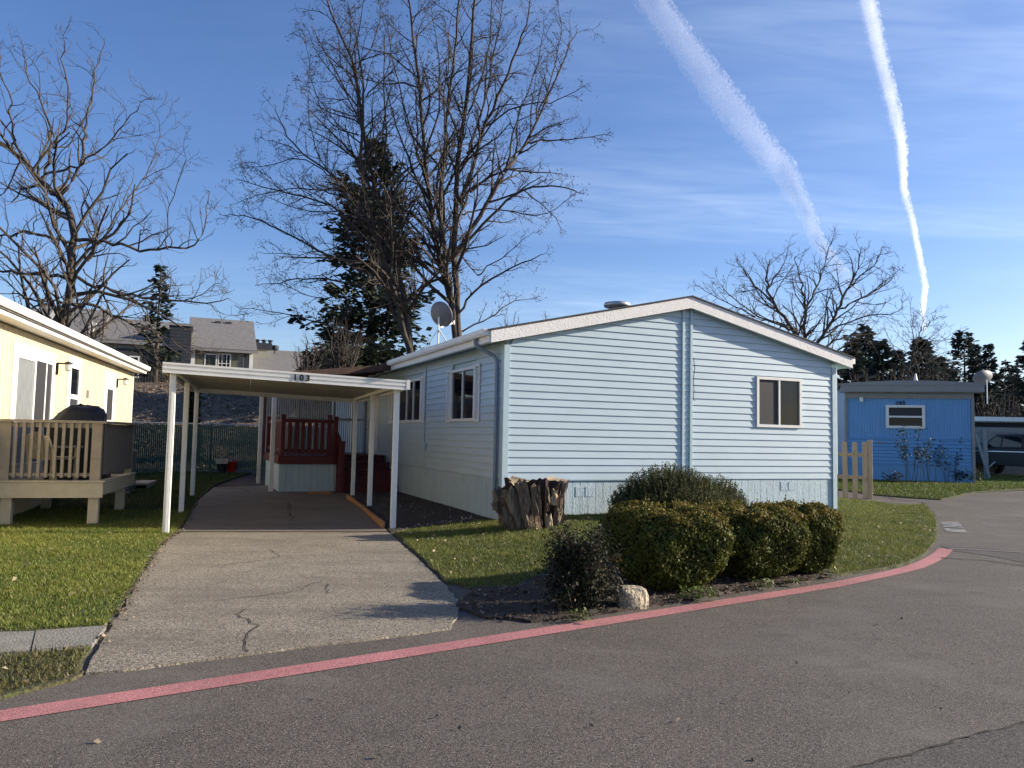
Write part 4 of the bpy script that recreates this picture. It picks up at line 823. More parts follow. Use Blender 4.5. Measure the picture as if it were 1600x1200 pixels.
def truck(loc, rz_):
    t = thing('pickup_truck', loc, rz_, 'near black pickup truck parked under the flat carport', 'truck')
    hw_ = .92
    def prof(pts, y0, y1, name, m): return MB().prism([(x, y0, z) for x, z in pts], (0, y1 - y0, 0)).build(name, m, t, bevel=.03)
    prof([(-2.7, .55), (-2.7, .98), (-2.55, 1.08), (-1.05, 1.18), (-.95, 1.16), (2.65, 1.16), (2.70, .98), (2.70, .50), (2.15, .42), (-2.2, .42)], -hw_, hw_, 'body', 'truck')
    cab = MB(); b = [(-1.0, 1.14), (-.35, 1.74), (1.0, 1.76), (1.22, 1.14)]
    lo, hi = .88, .70
    cab.add([(b[0][0], -lo, b[0][1]), (b[3][0], -lo, b[3][1]), (b[3][0], lo, b[3][1]), (b[0][0], lo, b[0][1]), (b[1][0], -hi, b[1][1]), (b[2][0], -hi, b[2][1]), (b[2][0], hi, b[2][1]), (b[1][0], hi, b[1][1])], [(0, 3, 2, 1), (4, 5, 6, 7), (0, 1, 5, 4), (1, 2, 6, 5), (2, 3, 7, 6), (3, 0, 4, 7)])
    cab.build('cab', 'truck', t, bevel=.04)
    for s_ in (-1, 1):
        def P(x, z): f_ = (z - 1.14) / .61; return (x, s_ * (lo + (hi - lo) * f_ + .006), z)
        MB().prism([P(-.70, 1.22), P(.02, 1.22), P(.02, 1.66), P(-.30, 1.66)], (0, s_ * .006, 0)).build('side_window', 'glass', t); MB().prism([P(.10, 1.22), P(1.02, 1.22), P(.90, 1.66), P(.10, 1.66)], (0, s_ * .006, 0)).build('side_window', 'glass', t)
        MB().box(-2.5, 2.6, min(s_ * .925, s_ * .94), max(s_ * .925, s_ * .94), 1.0, 1.03).build('trim_strip', 'chrome', t)
        MB().box(-.75, -.6, min(s_ * .93, s_ * 1.12), max(s_ * .93, s_ * 1.12), 1.20, 1.38).build('mirror', 'truck', t)
        MB().box(2.695, 2.72, min(s_ * .72, s_ * .9), max(s_ * .72, s_ * .9), .82, 1.10).build('tail_light', 'taillight', t); MB().box(-2.72, -2.695, min(s_ * .6, s_ * .86), max(s_ * .6, s_ * .86), .78, .95).build('headlight', 'bulb', t)
        for x in (-1.75, 1.65):
            w = MB(); prof_ = [(.37, -.11), (.385, -.07), (.385, .07), (.37, .11), (.24, .115), (.24, -.115)]
            nn = 24; vs = [(x + r_ * math.cos(2 * math.pi * j / nn), s_ * .84 + o, .385 + r_ * math.sin(2 * math.pi * j / nn)) for r_, o in prof_ for j in range(nn)]
            fs = [(i * nn + j, i * nn + (j + 1) % nn, ((i + 1) % 6) * nn + (j + 1) % nn, ((i + 1) % 6) * nn + j) for i in range(6) for j in range(nn)]
            wo = w.add(vs, fs).build('wheel', 'tyre', t, True)
            rm = MB()
            for j in range(6):
                a = j * math.pi / 3; rm.bar((x, s_ * .93, .385), (x + .23 * math.cos(a), s_ * .93, .385 + .23 * math.sin(a)), .07, .03, (0, 1, 0))
            rm.build('rim', 'chrome', wo)
            ar = MB(); ar.tube([(x + .47 * math.cos(a), s_ * .925, .40 + .47 * math.sin(a)) for a in np.linspace(0, math.pi, 11)], .03, 6); ar.build('wheel_arch', 'tyre', t)
    MB().box(2.70, 2.86, -.9, .9, .50, .66).build('bumper', 'chrome', t); MB().box(-2.86, -2.70, -.9, .9, .48, .68).build('bumper', 'chrome', t)
    MB().prism([(-.965, -.76, 1.19), (-.965, .76, 1.19), (-.395, .64, 1.69), (-.395, -.64, 1.69)], (-.012, 0, .012)).build('windscreen', 'glass', t)
    MB().prism([(1.212, -.7, 1.24), (1.212, .7, 1.24), (1.06, .6, 1.66), (1.06, -.6, 1.66)], (.012, 0, .006)).build('rear_window', 'glass', t)
    return t
truck((21.6, 33.1, .36), R(-77 + 3))

# ------------------------------------------------------------------ apartment buildings on the bank
AY = 51.0
AT = R(22.5)
def ax(px, Y=AY): return at(px, 600, Y)[0]
class Fr:                                        # a facade line starting at pixel column px0, distance Y, turned by AT
    def __init__(s, px0, Y): s.x0 = ax(px0, Y); s.Y = Y
    def w(s, px): k = (px - 800) / F; k = ray(px, 590)[0] / ray(px, 590)[1]; return (k * s.Y - s.x0) / (math.cos(AT) - k * math.sin(AT))
    def z(s, px, py, back=0.): return at(px, py, s.Y + s.w(px) * math.sin(AT) + back)[2]
def apart(name, label, px0, px1, yr, ye, yb, Y=AY, dep=9.0, setb=5.0, wall='aptwall'):
    f = Fr(px0, Y); w = f.w(px1); pm = (px0 + px1) / 2
    zr_, ze, zb = f.z(pm, yr, setb * .92), f.z(pm, ye), f.z(pm, yb)
    t = thing(name, (f.x0, Y, zb), AT, label, 'building'); h = ze - zb; k = zr_ - zb
    MB().prism([(0, .3, -3), (0, dep, -3), (0, dep, h), (0, setb, k - .08), (0, .3, h)], (w, 0, 0)).build('wall', wall, t)
    sd_ = MB().prism([(0, .3, 0), (0, .27, 0), (0, .29, .2), (0, .3, .2)], (w, 0, 0)).build('siding_plank', wall, t); sd_.location = (0, 0, -1)
    for i in range(1, int((h + 1) / .21)): inst(sd_, (0, 0, -1 + .21 * i))
    for y0, y1, z0, z1 in ((0, setb, h, k), (setb, dep + .3, k, h - .1)):
        MB().hexa([(-.25, y0, z0 - .05), (w + .25, y0, z0 - .05), (w + .25, y1, z1 - .05), (-.25, y1, z1 - .05), (-.25, y0, z0 + .12), (w + .25, y0, z0 + .12), (w + .25, y1, z1 + .12), (-.25, y1, z1 + .12)]).build('roof', 'shingle_g', t)
    L_ = math.hypot(setb, k - h); st_ = MB().box(-.25, w + .25, 0, .30, 0, .03).build('shingle_course', 'shingle_g', t); sl_ = math.atan2(k - h, setb)
    st_.rotation_euler = (sl_ + .02, 0, 0); st_.location = (0, .02, h + .125)
    for i in range(1, int(L_ / .30)): inst(st_, (0, .02 + .30 * i * math.cos(sl_), h + .125 + .30 * i * math.sin(sl_)))
    MB().box(-.3, w + .3, -.10, -.01, h - .08, h + .06).build('gutter', 'greytrim', t)
    t['_w'] = w; fr[t.name] = f
    return t, w, h
fr = {}
ta, w, h = apart('apartment_building', 'grey apartment block with two shuttered windows under a steep shingled roof, above the carport', 297, 394, 501, 548, 600)
def apw(t, px0, px1, py0, py1, grid=False, off=0.):
    f = fr[t.name]; x0, x1 = f.w(px0), f.w(px1); pm = (px0 + px1) / 2; z1, z0 = f.z(pm, py0) - t.location.z, f.z(pm, py1) - t.location.z
    q = MB().box(x0, x1, .20 - off, .30 - off, z1 - .08, z1).box(x0, x1, .20 - off, .30 - off, z0, z0 + .08).box(x0, x0 + .08, .20 - off, .30 - off, z0 + .08, z1 - .08).box(x1 - .08, x1, .20 - off, .30 - off, z0 + .08, z1 - .08).build('window', 'white', t)
    MB().box(x0 + .08, x1 - .08, .24 - off, .28 - off, z0 + .08, z1 - .08).build('pane', 'glass', q)
    if grid:
        g = MB()
        for i in (1, 2): x = x0 + (x1 - x0) * i / 3; g.box(x - .02, x + .02, .22, .238, z0 + .08, z1 - .08)
        z = (z0 + z1) / 2; g.box(x0 + .08, x1 - .08, .215, .219, z - .02, z + .02); g.build('muntin', 'white', q)
fa = fr[ta.name]
apw(ta, 318, 338, 552, 583); apw(ta, 339, 360, 552, 583, grid=True)
for a, b in ((306, 316), (362, 370)):
    MB().box(fa.w(a), fa.w(b), .22, .262, fa.z(338, 583) - ta.location.z, fa.z(338, 552) - ta.location.z).build('shutter', 'shutter', ta)
x = fa.w(382); MB().box(x - .06, x + .06, .15, .24, -1, h - .1).build('downspout', 'aptdark', ta)
for x in (-.02, w - .22): MB().box(x, x + .24, .2, .32, -1, h - .05).build('corner_trim', 'white', ta)
for px in (339, 357): MB().box(-.2, .2, -.1, .1, -.1, .12).build('roof_vent', 'aptdark', ta).location = (fa.w(px), 4.2, h + (fa.z(345, 501, 4.6) - ta.location.z - h) * .84 + .15)
tb, w, h = apart('apartment_building', 'long apartment block with a recessed balcony painted dark for its shade, behind the bare tree on the left', 150, 261, 502, 536, 604, Y=48, dep=10)
fb = fr[tb.name]; x0, x1 = fb.w(178), w
MB().box(x0, x1, .16, .262, 0, fb.z(220, 545) - tb.location.z).build('recess_shade', 'aptshade', tb)  # flat dark panel standing in for the shaded hollow
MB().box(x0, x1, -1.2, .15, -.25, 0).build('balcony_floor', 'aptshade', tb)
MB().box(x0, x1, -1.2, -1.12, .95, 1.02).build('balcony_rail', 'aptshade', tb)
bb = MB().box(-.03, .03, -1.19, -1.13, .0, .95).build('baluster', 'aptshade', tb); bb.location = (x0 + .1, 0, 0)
for i in range(1, int((x1 - x0) / .16)): inst(bb, (x0 + .1 + .16 * i, 0, 0))
x = fb.w(170); MB().box(x - .12, x + .12, .1, .25, 1.9, h - .4).build('corner_trim', 'white', tb)
apw(tb, 200, 216, 556, 590, off=.12)
ft = Fr(261.5, AY - 1.6); tt = thing('shaded_wall_block', (ft.x0, ft.Y, 4.2), AT, 'shaded wall, its shade painted dark slate, between the two apartment blocks', 'building')
w = ft.w(296); zt = ft.z(278, 509) - 4.2
MB().box(0, w, 0, 5, -2, zt).build('wall', 'aptdark', tt); MB().box(-.08, w + .08, -.08, 5, zt + .004, zt + .16).build('coping', 'greytrim', tt)  # wall in shade built as a block, darkness put into its colour
bd = MB().box(0, w, -.03, -.004, 0, .19).build('siding_plank', 'aptdark', tt); bd.location = (0, 0, 0)
for i in range(1, int(zt / .21)): inst(bd, (0, 0, .21 * i))
tc_, w, h = apart('apartment_building', 'low roofed apartment wing with a dark chimney cap, behind the carport number', 398, 500, 551, 586, 604, Y=53, dep=9, setb=5)
fc = fr[tc_.name]; x0, x1 = fc.w(398) + .05, fc.w(427); zc = fc.z(412, 546, 3) - tc_.location.z
c_ = MB().box(x0, x1, 3, 4.4, h - 1, zc).build('chimney', 'aptwall', tc_); MB().box(x0 - .1, x1 + .1, 2.9, 4.5, zc + .003, zc + .45).build('chimney_cap', 'aptdark', c_)
for i in range(3): MB().lathe([(.12, 0), (.12, .2), (.2, .22), (.2, .3), (.02, .34)], 10, (x0 + .3 + .45 * i, 3.7, zc + .455)).build('flue_pot', 'aptdark', c_)
MB().lathe([(.04, 0), (.04, .25), (.28, .3), (.3, .42), (.28, .62), (.05, .66)], 12, (x1 + .35, 3.6, zc - .25)).build('roof_vent', 'aptdark', tc_)
td, w, h = apart('apartment_building', 'apartment wing with a white gable rake behind the dense conifer trunk', 505, 640, 548, 590, 606, Y=58, dep=9, setb=5)
fd = fr[td.name]; MB().bar((fd.w(548), -.3, fd.z(548, 552) - td.location.z), (fd.w(580), -.3, fd.z(580, 569) - td.location.z), .2, .2).build('rake_board', 'white', td)
te, w, h = apart('apartment_building', 'far left apartment gable with a white rake behind the bare tree trunk', 40, 148, 484, 522, 600, Y=47, dep=10)
fe = fr[te.name]
def eb_(px, py): return np.array([fe.w(px), -.4, fe.z(px, py) - te.location.z])
p0, p1, p2 = eb_(66, 514), eb_(82, 488), eb_(96, 506)
MB().prism([p0, p1, p2, (p2[0], p2[1], p0[2])], (0, .45, 0)).build('dormer', 'aptdark', te)
rk = MB(); rk.bar(p0, p1, .25, .22); rk.bar(p1, p2, .25, .22); rk.build('rake_board', 'white', te)
MB().bar(eb_(131, 537), eb_(144, 505), .25, .25).build('rake_board', 'white', te)
for t_ in (ta, tb, tc_, td, te): del t_['_w']

# ------------------------------------------------------------------ bare trees
def grow_tree(name, base, limbs, Y, label, seed, scale=1.0, bark='bark', r0=.2, dens=(1.5, 2.4, 3.2), lens=(.42, .40, .42), depth=2.5, tips=None, trunk_sides=9, up=.35, min_l=.25, wig=.06, group=None, rad_k=1.0, levels=3, thick=1.0):
    """limbs: list of (pixel polyline, start radius, end radius). depth: how far limbs wander towards or away from the viewer."""
    rnd = np.random.default_rng(seed); t = thing(name, tuple(base), 0, label, 'tree', group)
    TR, CR = MB(), MB(); TIP = []; base = np.array(base, float)
    def twig(mbx, P, ra, rb, n):
        k = len(P); rr = np.linspace(ra, rb, k); mbx.tube([tuple(q - base) for q in P], list(rr), n, cap=False)
    def spawn(P, ra, rb, lev, Ltot):
        seg = np.linalg.norm(np.diff(P, axis=0), axis=1); cum = np.r_[0, np.cumsum(seg)]; Ln = cum[-1]
        if lev >= levels: TIP.append(P[-1]); return
        n = max(2, int(Ln * dens[lev] + rnd.random()))
        for i in range(n):
            u = (i + rnd.random()) / n; u = .18 + .82 * u if lev == 0 else .12 + .88 * u
            s_ = u * Ln; j = min(len(seg) - 1, int(np.searchsorted(cum, s_) - 1)); j = max(j, 0); f_ = (s_ - cum[j]) / max(seg[j], 1e-6)
            o = P[j] * (1 - f_) + P[j + 1] * f_; d = (P[j + 1] - P[j]) / max(seg[j], 1e-6)
            a = rnd.normal(0, 1, 3); a -= d * (a @ d); a /= np.linalg.norm(a) + 1e-9
            ang = rnd.uniform(.45, 1.05); v = d * math.cos(ang) + a * math.sin(ang); v[2] += up * rnd.uniform(.2, 1.0); v /= np.linalg.norm(v)
            L_ = max(min_l * scale, Ltot * lens[lev] * (1.12 - .75 * u) * rnd.uniform(.55, 1.25))
            rs = (ra + (rb - ra) * u) * .62; rs = max(rs, .0035 * rad_k); re = max(rs * .3, .0028 * rad_k)
            k = 4 if lev < 2 else 3; Q = [o]; dv = v.copy()
            for m in range(k):
                dv = dv + rnd.normal(0, wig * (2.2 if lev else 2.6), 3); dv[2] += .10 * up; dv /= np.linalg.norm(dv); Q.append(Q[-1] + dv * L_ / k)
            Q = np.array(Q); twig(CR, Q, rs, re, 5 if lev == 0 else 3); spawn(Q, rs, re, lev + 1, L_)
    for li, lb in enumerate(limbs):
        pts, ra, rb = lb[0], lb[1] * thick, lb[2] * thick; dz = lb[3] if len(lb) > 3 else rnd.uniform(-1, 1) * depth
        A = np.array(pts, float); k = len(A); yy = lb[4] if len(lb) > 4 else 0.0
        P = np.array([at(A[i][0], A[i][1], Y + yy + dz * (i / max(k - 1, 1)) ** 1.2) for i in range(k)])
        # smooth, then add small bends
        Q = smooth3(P, 2); Q[1:-1] += rnd.normal(0, wig * .35 * scale, (len(Q) - 2, 3)) * min(1, 1)
        main = lb[1] >= r0 * .8
        twig(TR if main else CR, Q, ra, rb, trunk_sides if main else 6)
        Ln = np.linalg.norm(np.diff(Q, axis=0), axis=1).sum(); spawn(Q, ra, rb, 0, Ln)
    TR.build('trunk', bark, t, True); cr_ = CR.build('crown', bark, t, False)
    if tips:
        n, sz, tint = tips; TIP = np.array(TIP); idx = rnd.integers(0, len(TIP), n); c = TIP[idx] - base + rnd.normal(0, .10, (n, 3)); d1 = rnd.normal(0, 1, (n, 3)); d1 /= np.linalg.norm(d1, axis=1)[:, None]; d2 = rnd.normal(0, 1, (n, 3)); d2 /= np.linalg.norm(d2, axis=1)[:, None]
        s_ = (sz * rnd.uniform(.5, 1.3, n))[:, None]; V = np.stack([c, c + d1 * s_ + d2 * s_ * .4, c + d1 * s_ * 1.7], 1)
        np_mesh('dry_leaves', V, 3, 'drywood', t, np.array(tint)[None] * rnd.uniform(.5, 1.5, (n, 1)))['kind'] = 'stuff'
    return t, len(CR.v)
def smooth3(P, it):
    for _ in range(it):
        Q = [P[0]]
        for a, b in zip(P[:-1], P[1:]): Q += [a * .75 + b * .25, a * .25 + b * .75]
        Q.append(P[-1]); P = np.array(Q)
    return P
# left tree: gnarled, few thick limbs, long thin wands
Yt = 23.5; b = at(103, 492, Yt); b[2] = g1(b[0], b[1])
limbs = [([(100, 740), (103, 560), (104, 492), (110, 429), (115, 375), (112, 333), (92, 310), (62, 283), (21, 233), (-20, 215)], .24, .10, .5),
 ([(94, 312), (125, 258), (133, 217), (137, 180), (150, 120), (163, 60)], .10, .012), ([(65, 280), (83, 233), (76, 180), (46, 120), (34, 62)], .085, .012), ([(83, 231), (108, 195), (108, 140), (95, 85), (107, 35)], .06, .010),
 ([(65, 277), (105, 262), (142, 250), (183, 208), (204, 175), (235, 152)], .07, .010), ([(117, 374), (167, 379), (221, 390), (292, 390), (320, 367), (327, 298)], .10, .012), ([(137, 408), (179, 342), (217, 287), (246, 246), (242, 154)], .06, .008),
 ([(116, 433), (167, 454), (233, 467), (300, 471), (362, 470)], .10, .012), ([(112, 475), (150, 480), (187, 498), (215, 510), (262, 526), (340, 562)], .10, .010), ([(108, 377), (50, 362), (17, 367), (-40, 378)], .09, .03), ([(104, 434), (42, 428), (0, 423), (-50, 430)], .10, .03), ([(104, 470), (60, 476), (20, 496)], .08, .015),
 ([(20, 232), (17, 167), (0, 112), (-8, 60)], .06, .009), ([(262, 389), (258, 333), (287, 267), (290, 212)], .035, .007), ([(30, 250), (10, 300), (-30, 320)], .05, .01), ([(130, 420), (170, 470), (200, 520), (250, 600)], .04, .008), ([(215, 508), (250, 560), (262, 620)], .04, .008), ([(48, 362), (60, 330), (40, 300), (20, 290)], .03, .006), ([(290, 470), (330, 450), (350, 440)], .03, .006), ([(110, 430), (128, 500), (150, 545), (172, 600)], .05, .008)]
grow_tree('bare_tree', b, limbs, Yt, 'gnarled leafless tree with long curving limbs behind the yellow home', 11, dens=(2.3, 2.6, 2.8), lens=(.36, .46, .52), depth=2.2, up=.30, wig=.11, r0=.2, rad_k=1.5, thick=.62)
# big twin tree behind the home
Yb = 33.0; b = at(690, 545, Yb); b[2] = .2
limbs = [([(712, 640), (713, 560), (712, 500), (690, 420), (672, 330), (665, 250), (655, 130), (640, 15), (632, -60)], .26, .03, 1.5), ([(714, 560), (706, 470), (694, 400), (687, 310), (697, 200), (705, 125), (716, 20), (722, -50)], .20, .03, -1.5), ([(716, 540), (711, 440), (710, 310), (722, 200), (735, 100), (742, 5), (745, -60)], .24, .03, .5),
 ([(708, 410), (755, 325), (790, 270), (825, 220), (875, 110), (902, 45)], .17, .02, 2), ([(825, 222), (860, 219), (905, 217), (957, 207)], .07, .01, 1), ([(714, 395), (760, 345), (810, 295), (870, 286), (912, 304)], .12, .012, -2), ([(712, 500), (740, 450), (815, 410), (852, 396)], .10, .012, -1), ([(720, 320), (755, 200), (790, 125), (822, 45), (835, -20)], .14, .015, -1.5), ([(730, 240), (760, 160), (775, 60), (790, -30)], .10, .012, 2), ([(672, 330), (640, 250), (615, 190), (600, 120)], .09, .012, -2), ([(664, 240), (690, 160), (685, 80), (672, 0)], .08, .01, 2), ([(790, 270), (800, 200), (840, 110), (850, 30)], .08, .01, 1),
 ([(714, 520), (760, 500), (800, 470), (840, 465)], .07, .01, 1.5), ([(815, 296), (860, 330), (880, 360)], .05, .01, 1), ([(752, 205), (800, 165), (870, 160), (920, 130)], .07, .01, -1), ([(735, 300), (800, 245), (850, 205), (895, 185)], .07, .01, 2), ([(722, 335), (770, 322), (850, 342), (902, 300)], .06, .01, 1), ([(668, 290), (640, 200), (612, 90), (602, 20)], .07, .01, -1), ([(730, 180), (765, 90), (768, 10), (770, -40)], .07, .01, 0), ([(850, 160), (880, 60), (870, 0)], .05, .008, 1), ([(745, 430), (790, 400), (835, 360)], .05, .008, -1)]
grow_tree('bare_tree', b, limbs, Yb, 'tallest leafless tree with many upright stems behind the pale blue home', 21, dens=(1.75, 2.5, 2.9), lens=(.25, .42, .50), depth=2.5, up=.20, wig=.08, r0=.2, tips=(12000, .08, (.05, .036, .026)), bark='bark2', rad_k=2.2, thick=.70)
b = at(640, 545, Yb - .5); b[2] = .2
limbs = [([(648, 640), (642, 560), (636, 500), (628, 450), (600, 350), (590, 310), (566, 205), (556, 100), (516, 25), (505, -40)], .25, .025, 1.), ([(640, 545), (612, 440), (570, 320), (562, 230), (572, 150), (551, 25)], .20, .018, -1.5), ([(625, 470), (608, 420), (560, 315), (515, 270), (450, 222), (428, 163)], .13, .012, -2), ([(628, 520), (610, 475), (580, 390), (530, 322), (440, 300), (368, 278)], .14, .012, 1.5), ([(590, 430), (520, 405), (440, 360), (390, 337), (342, 336)], .09, .01, -1.5), ([(570, 450), (500, 432), (440, 441), (398, 446)], .07, .01, 2), ([(610, 545), (540, 520), (480, 496), (375, 480)], .08, .01, 0), ([(566, 200), (540, 140), (500, 90), (470, 30)], .06, .01, 1), ([(590, 320), (606, 220), (598, 120), (606, 20)], .08, .01, -1), ([(520, 280), (470, 240), (420, 260), (372, 262)], .05, .008, 1), ([(572, 330), (500, 260), (480, 180), (482, 120)], .06, .008, 2), ([(540, 330), (470, 330), (400, 300)], .05, .008, -2), ([(600, 480), (560, 460), (480, 470), (420, 420)], .05, .008, 1), ([(595, 340), (520, 300), (470, 292), (420, 300), (358, 322)], .06, .009, -1), ([(560, 212), (520, 200), (490, 150), (478, 60)], .05, .008, 0), ([(556, 110), (590, 60), (600, -10)], .05, .008, 1), ([(580, 400), (540, 380), (480, 400), (400, 395)], .05, .008, -1.5), ([(600, 350), (630, 260), (640, 180)], .05, .008, -1), ([(470, 240), (430, 220), (395, 215)], .03, .006, 0), ([(440, 300), (400, 250), (372, 255)], .03, .006, 0)]
grow_tree('bare_tree', b, limbs, Yb - .5, 'leaning leafless tree spreading left over the carport, in front of the dark conifer', 33, dens=(2.1, 2.7, 3.0), lens=(.27, .42, .50), depth=2.5, up=.20, wig=.09, r0=.2, tips=(10000, .08, (.05, .036, .026)), bark='bark2', rad_k=2.2, thick=.70)
# right round-headed tree
Yr = 37.0; b = at(1264, 560, Yr); b[2] = .3
limbs = [([(1262, 700), (1262, 600), (1256, 545), (1237, 512), (1205, 470), (1198, 443), (1203, 405)], .26, .03, 1.5), ([(1258, 545), (1254, 515), (1260, 480), (1249, 440), (1243, 400)], .15, .02, -2), ([(1264, 565), (1277, 536), (1304, 498), (1318, 462), (1342, 424), (1346, 385)], .17, .02, -.5), ([(1270, 560), (1290, 540), (1325, 523), (1378, 522)], .12, .015, 2), ([(1256, 490), (1275, 450), (1290, 410), (1300, 372)], .10, .012, 2), ([(1237, 512), (1190, 500), (1150, 470), (1120, 440)], .09, .012, -1), ([(1205, 470), (1165, 430), (1150, 405)], .08, .012, 2), ([(1310, 485), (1350, 465), (1390, 440), (1406, 420)], .09, .01, 1), ([(1330, 445), (1370, 410), (1380, 385)], .07, .01, -2), ([(1290, 520), (1340, 495), (1400, 490), (1412, 478)], .07, .01, -2), ([(1200, 450), (1225, 415), (1232, 385)], .07, .01, 0), ([(1180, 495), (1130, 470), (1085, 445)], .06, .01, 2)]
grow_tree('bare_tree', b, limbs, Yr, 'broad round headed leafless tree rising over the right slope of the pale blue roof', 44, dens=(2.9, 2.7, 2.6), lens=(.42, .45, .48), depth=3, up=.15, wig=.10, r0=.2, rad_k=2.3, thick=.62)
Ys = 46.0; b = at(1420, 640, Ys); b[2] = .3
limbs = [([(1416, 690), (1418, 620), (1420, 575), (1432, 535), (1440, 512), (1446, 495)], .14, .02, 1), ([(1424, 560), (1440, 540), (1462, 520), (1474, 512)], .07, .01, 1.5), ([(1430, 540), (1424, 515), (1428, 492)], .06, .01, -1), ([(1438, 518), (1455, 500), (1468, 495)], .05, .008, 0), ([(1426, 555), (1470, 570), (1482, 560)], .05, .01, 1)]
grow_tree('bare_tree', b, limbs, Ys, 'small slanting leafless tree beyond the bright blue home', 55, dens=(3, 2.6, 2.2), lens=(.5, .45, .4), depth=1.5, up=.1, wig=.08, r0=.12, rad_k=2.4, thick=.6)
# bare bushy growth
def bush_tree(px, py, Y, w_px, top_py, n, label, seed, zb=None, name='bare_shrub', cat='shrub', rk=.9, group=None, dens=(4.2, 3.4, 0), bark='bark'):
    b = at(px, py, Y); rnd = random.Random(seed)
    if zb is not None: b[2] = zb
    lim = []
    for i in range(n):
        a = (i + .5) / n * 2 - 1 + rnd.uniform(-.2, .2); tp = py - (py - top_py) * (1 - .35 * abs(a)) * rnd.uniform(.75, 1.0)
        lim.append(([(px + a * w_px * .12, py), (px + a * w_px * .3, py - (py - tp) * .4), (px + a * w_px * .5 + rnd.uniform(-3, 3), tp)], .05 * rk, .008 * rk))
    return grow_tree(name, b, lim, Y, label, seed, dens=dens, lens=(.42, .5, .5), depth=1.0, up=.35, wig=.09, r0=.04 * rk, rad_k=rk, levels=2, group=group, bark=bark)
bush_tree(530, 600, 31.0, 95, 480, 15, 'tangled leafless thicket under the leaning tree, left of the conifer trunk', 61, bark='bark2')
bush_tree(480, 600, 33.0, 60, 520, 8, 'smaller tangled thicket at the left end of the leafless growth behind the carport', 62, bark='bark2')
for i, (px, w, tp) in enumerate(((795, 40, 468), (850, 26, 480))): bush_tree(px, 560, 40 + i, w, tp, 5, ('upright bare sapling tips over the left slope of the pale blue roof', 'second sapling tips over the pale blue roof, nearer its ridge')[i], 63 + i, name='bare_sapling', cat='sapling', dens=(1.6, 1.2, 0))

# ------------------------------------------------------------------ conifers
def conifer(px, base_py, top_py, Y, rad, label, seed, nw=34, nb=7, per=42, tint=(.020, .032, .018), droop=.25, irregular=.35, low=.06, nl=.34, name='conifer_tree', group=None, zb=.3, curve=1.0, cat='tree'):
    rnd = np.random.default_rng(seed); b = at(px, base_py, Y); tp = at(px, top_py, Y); H_ = tp[2] - zb; b = np.array([tp[0], Y, zb])
    t = thing(name, tuple(b), 0, label, cat, group)
    MB().tube([(0, 0, -.3), (0, 0, H_ * .35), (.0, 0, H_ * .97)], [H_ * .020, H_ * .014, .02], 8).build('trunk', 'bark', t, True)
    C = []; A = []; BR_ = MB()
    for w in range(nw):
        f_ = low + (1 - low) * (w + rnd.random()) / nw; z = H_ * f_; Rm = rad * (1 - f_) ** curve * (1 + .12 * math.sin(w * 2.1))
        for k in range(nb):
            if rnd.random() < .12: continue
            a = rnd.uniform(0, 6.283); L_ = max(.12, Rm * rnd.uniform(1 - irregular, 1 + irregular * .6)); d = np.array([math.cos(a), math.sin(a), 0])
            up_ = -droop * 1.5 + (droop * 1.5 + .45) * f_ ** 1.5
            u = np.linspace(0, 1, 4)[:, None]; P = d * L_ * u + np.array([0, 0, 1]) * (z + up_ * L_ * u ** 1.0 + .22 * L_ * u ** 2.4)
            BR_.tube([tuple(q) for q in P], [max(.012, .016 * L_ ** .6), .012, .008, .004], 3, cap=False)
            m = max(8, int(1.9 * per * L_ / rad + 8)); uu = rnd.uniform(.12, 1.0, m) ** .8; c = d * L_ * uu[:, None]; c[:, 2] = z + up_ * L_ * uu + .22 * L_ * uu ** 2.4
            side = np.array([-d[1], d[0], 0]); s_ = rnd.uniform(-1, 1, m) * (.30 * L_ * (1.05 - uu)); c = c + side * s_[:, None] + rnd.normal(0, .05 + .02 * rad, (m, 3)) * np.array([1, 1, 1.3])
            ax_ = d * rnd.uniform(.3, 1, m)[:, None] + side * np.sign(s_)[:, None] * rnd.uniform(.2, .9, m)[:, None] + np.array([0, 0, 1]) * rnd.uniform(-.35, .25, m)[:, None]
            C.append(c); A.append(ax_)
    C = np.vstack(C); A = np.vstack(A); A /= np.linalg.norm(A, axis=1)[:, None]; n = len(C); w_ = np.cross(A, rnd.normal(0, 1, (n, 3)) + np.array([0, 0, 1.5])); w_ /= np.linalg.norm(w_, axis=1)[:, None]
    l_ = nl * rnd.uniform(.5, 1.2, n)[:, None]; V = np.stack([C, C + A * l_ * .5 + w_ * l_ * .27, C + A * l_, C + A * l_ * .5 - w_ * l_ * .27], 1)
    BR_.build('branches', 'bark', t)['kind'] = 'stuff'
    np_mesh('crown', V, 4, 'needle', t, np.array(tint)[None] * rnd.uniform(.5, 1.7, (n, 1)))
    return t
conifer(590, 560, 222, 41, 4.4, 'large dark conifer standing behind the leafless twin trees', 71, nw=30, nb=8, per=80, nl=.46, irregular=.70, low=.10, curve=.74, tint=(.034, .050, .034))
conifer(252, 560, 412, 46, 1.55, 'narrow ragged conifer above the apartment roof between the two bare trees', 72, nw=22, nb=5, per=9, nl=.36, irregular=.6, low=.2, zb=3.0, curve=.8)
conifer(303, 660, 612, 31.5, .42, 'small dark cone shaped evergreen behind the green fence', 73, nw=22, nb=7, per=18, nl=.2, zb=.2, cat='tree', low=.02)
far = [(1330, 528, 70, 3.4), (1352, 512, 78, 4.0), (1378, 532, 74, 3.2), (1402, 548, 80, 3.2), (1440, 528, 72, 4.2), (1466, 556, 84, 3.6), (1506, 517, 118, 5.2), (1524, 538, 122, 5.6), (1544, 541, 116, 4.6), (1570, 568, 126, 4.2), (1584, 572, 130, 4.4), (1612, 520, 100, 6.2), (1484, 575, 96, 4.2)]
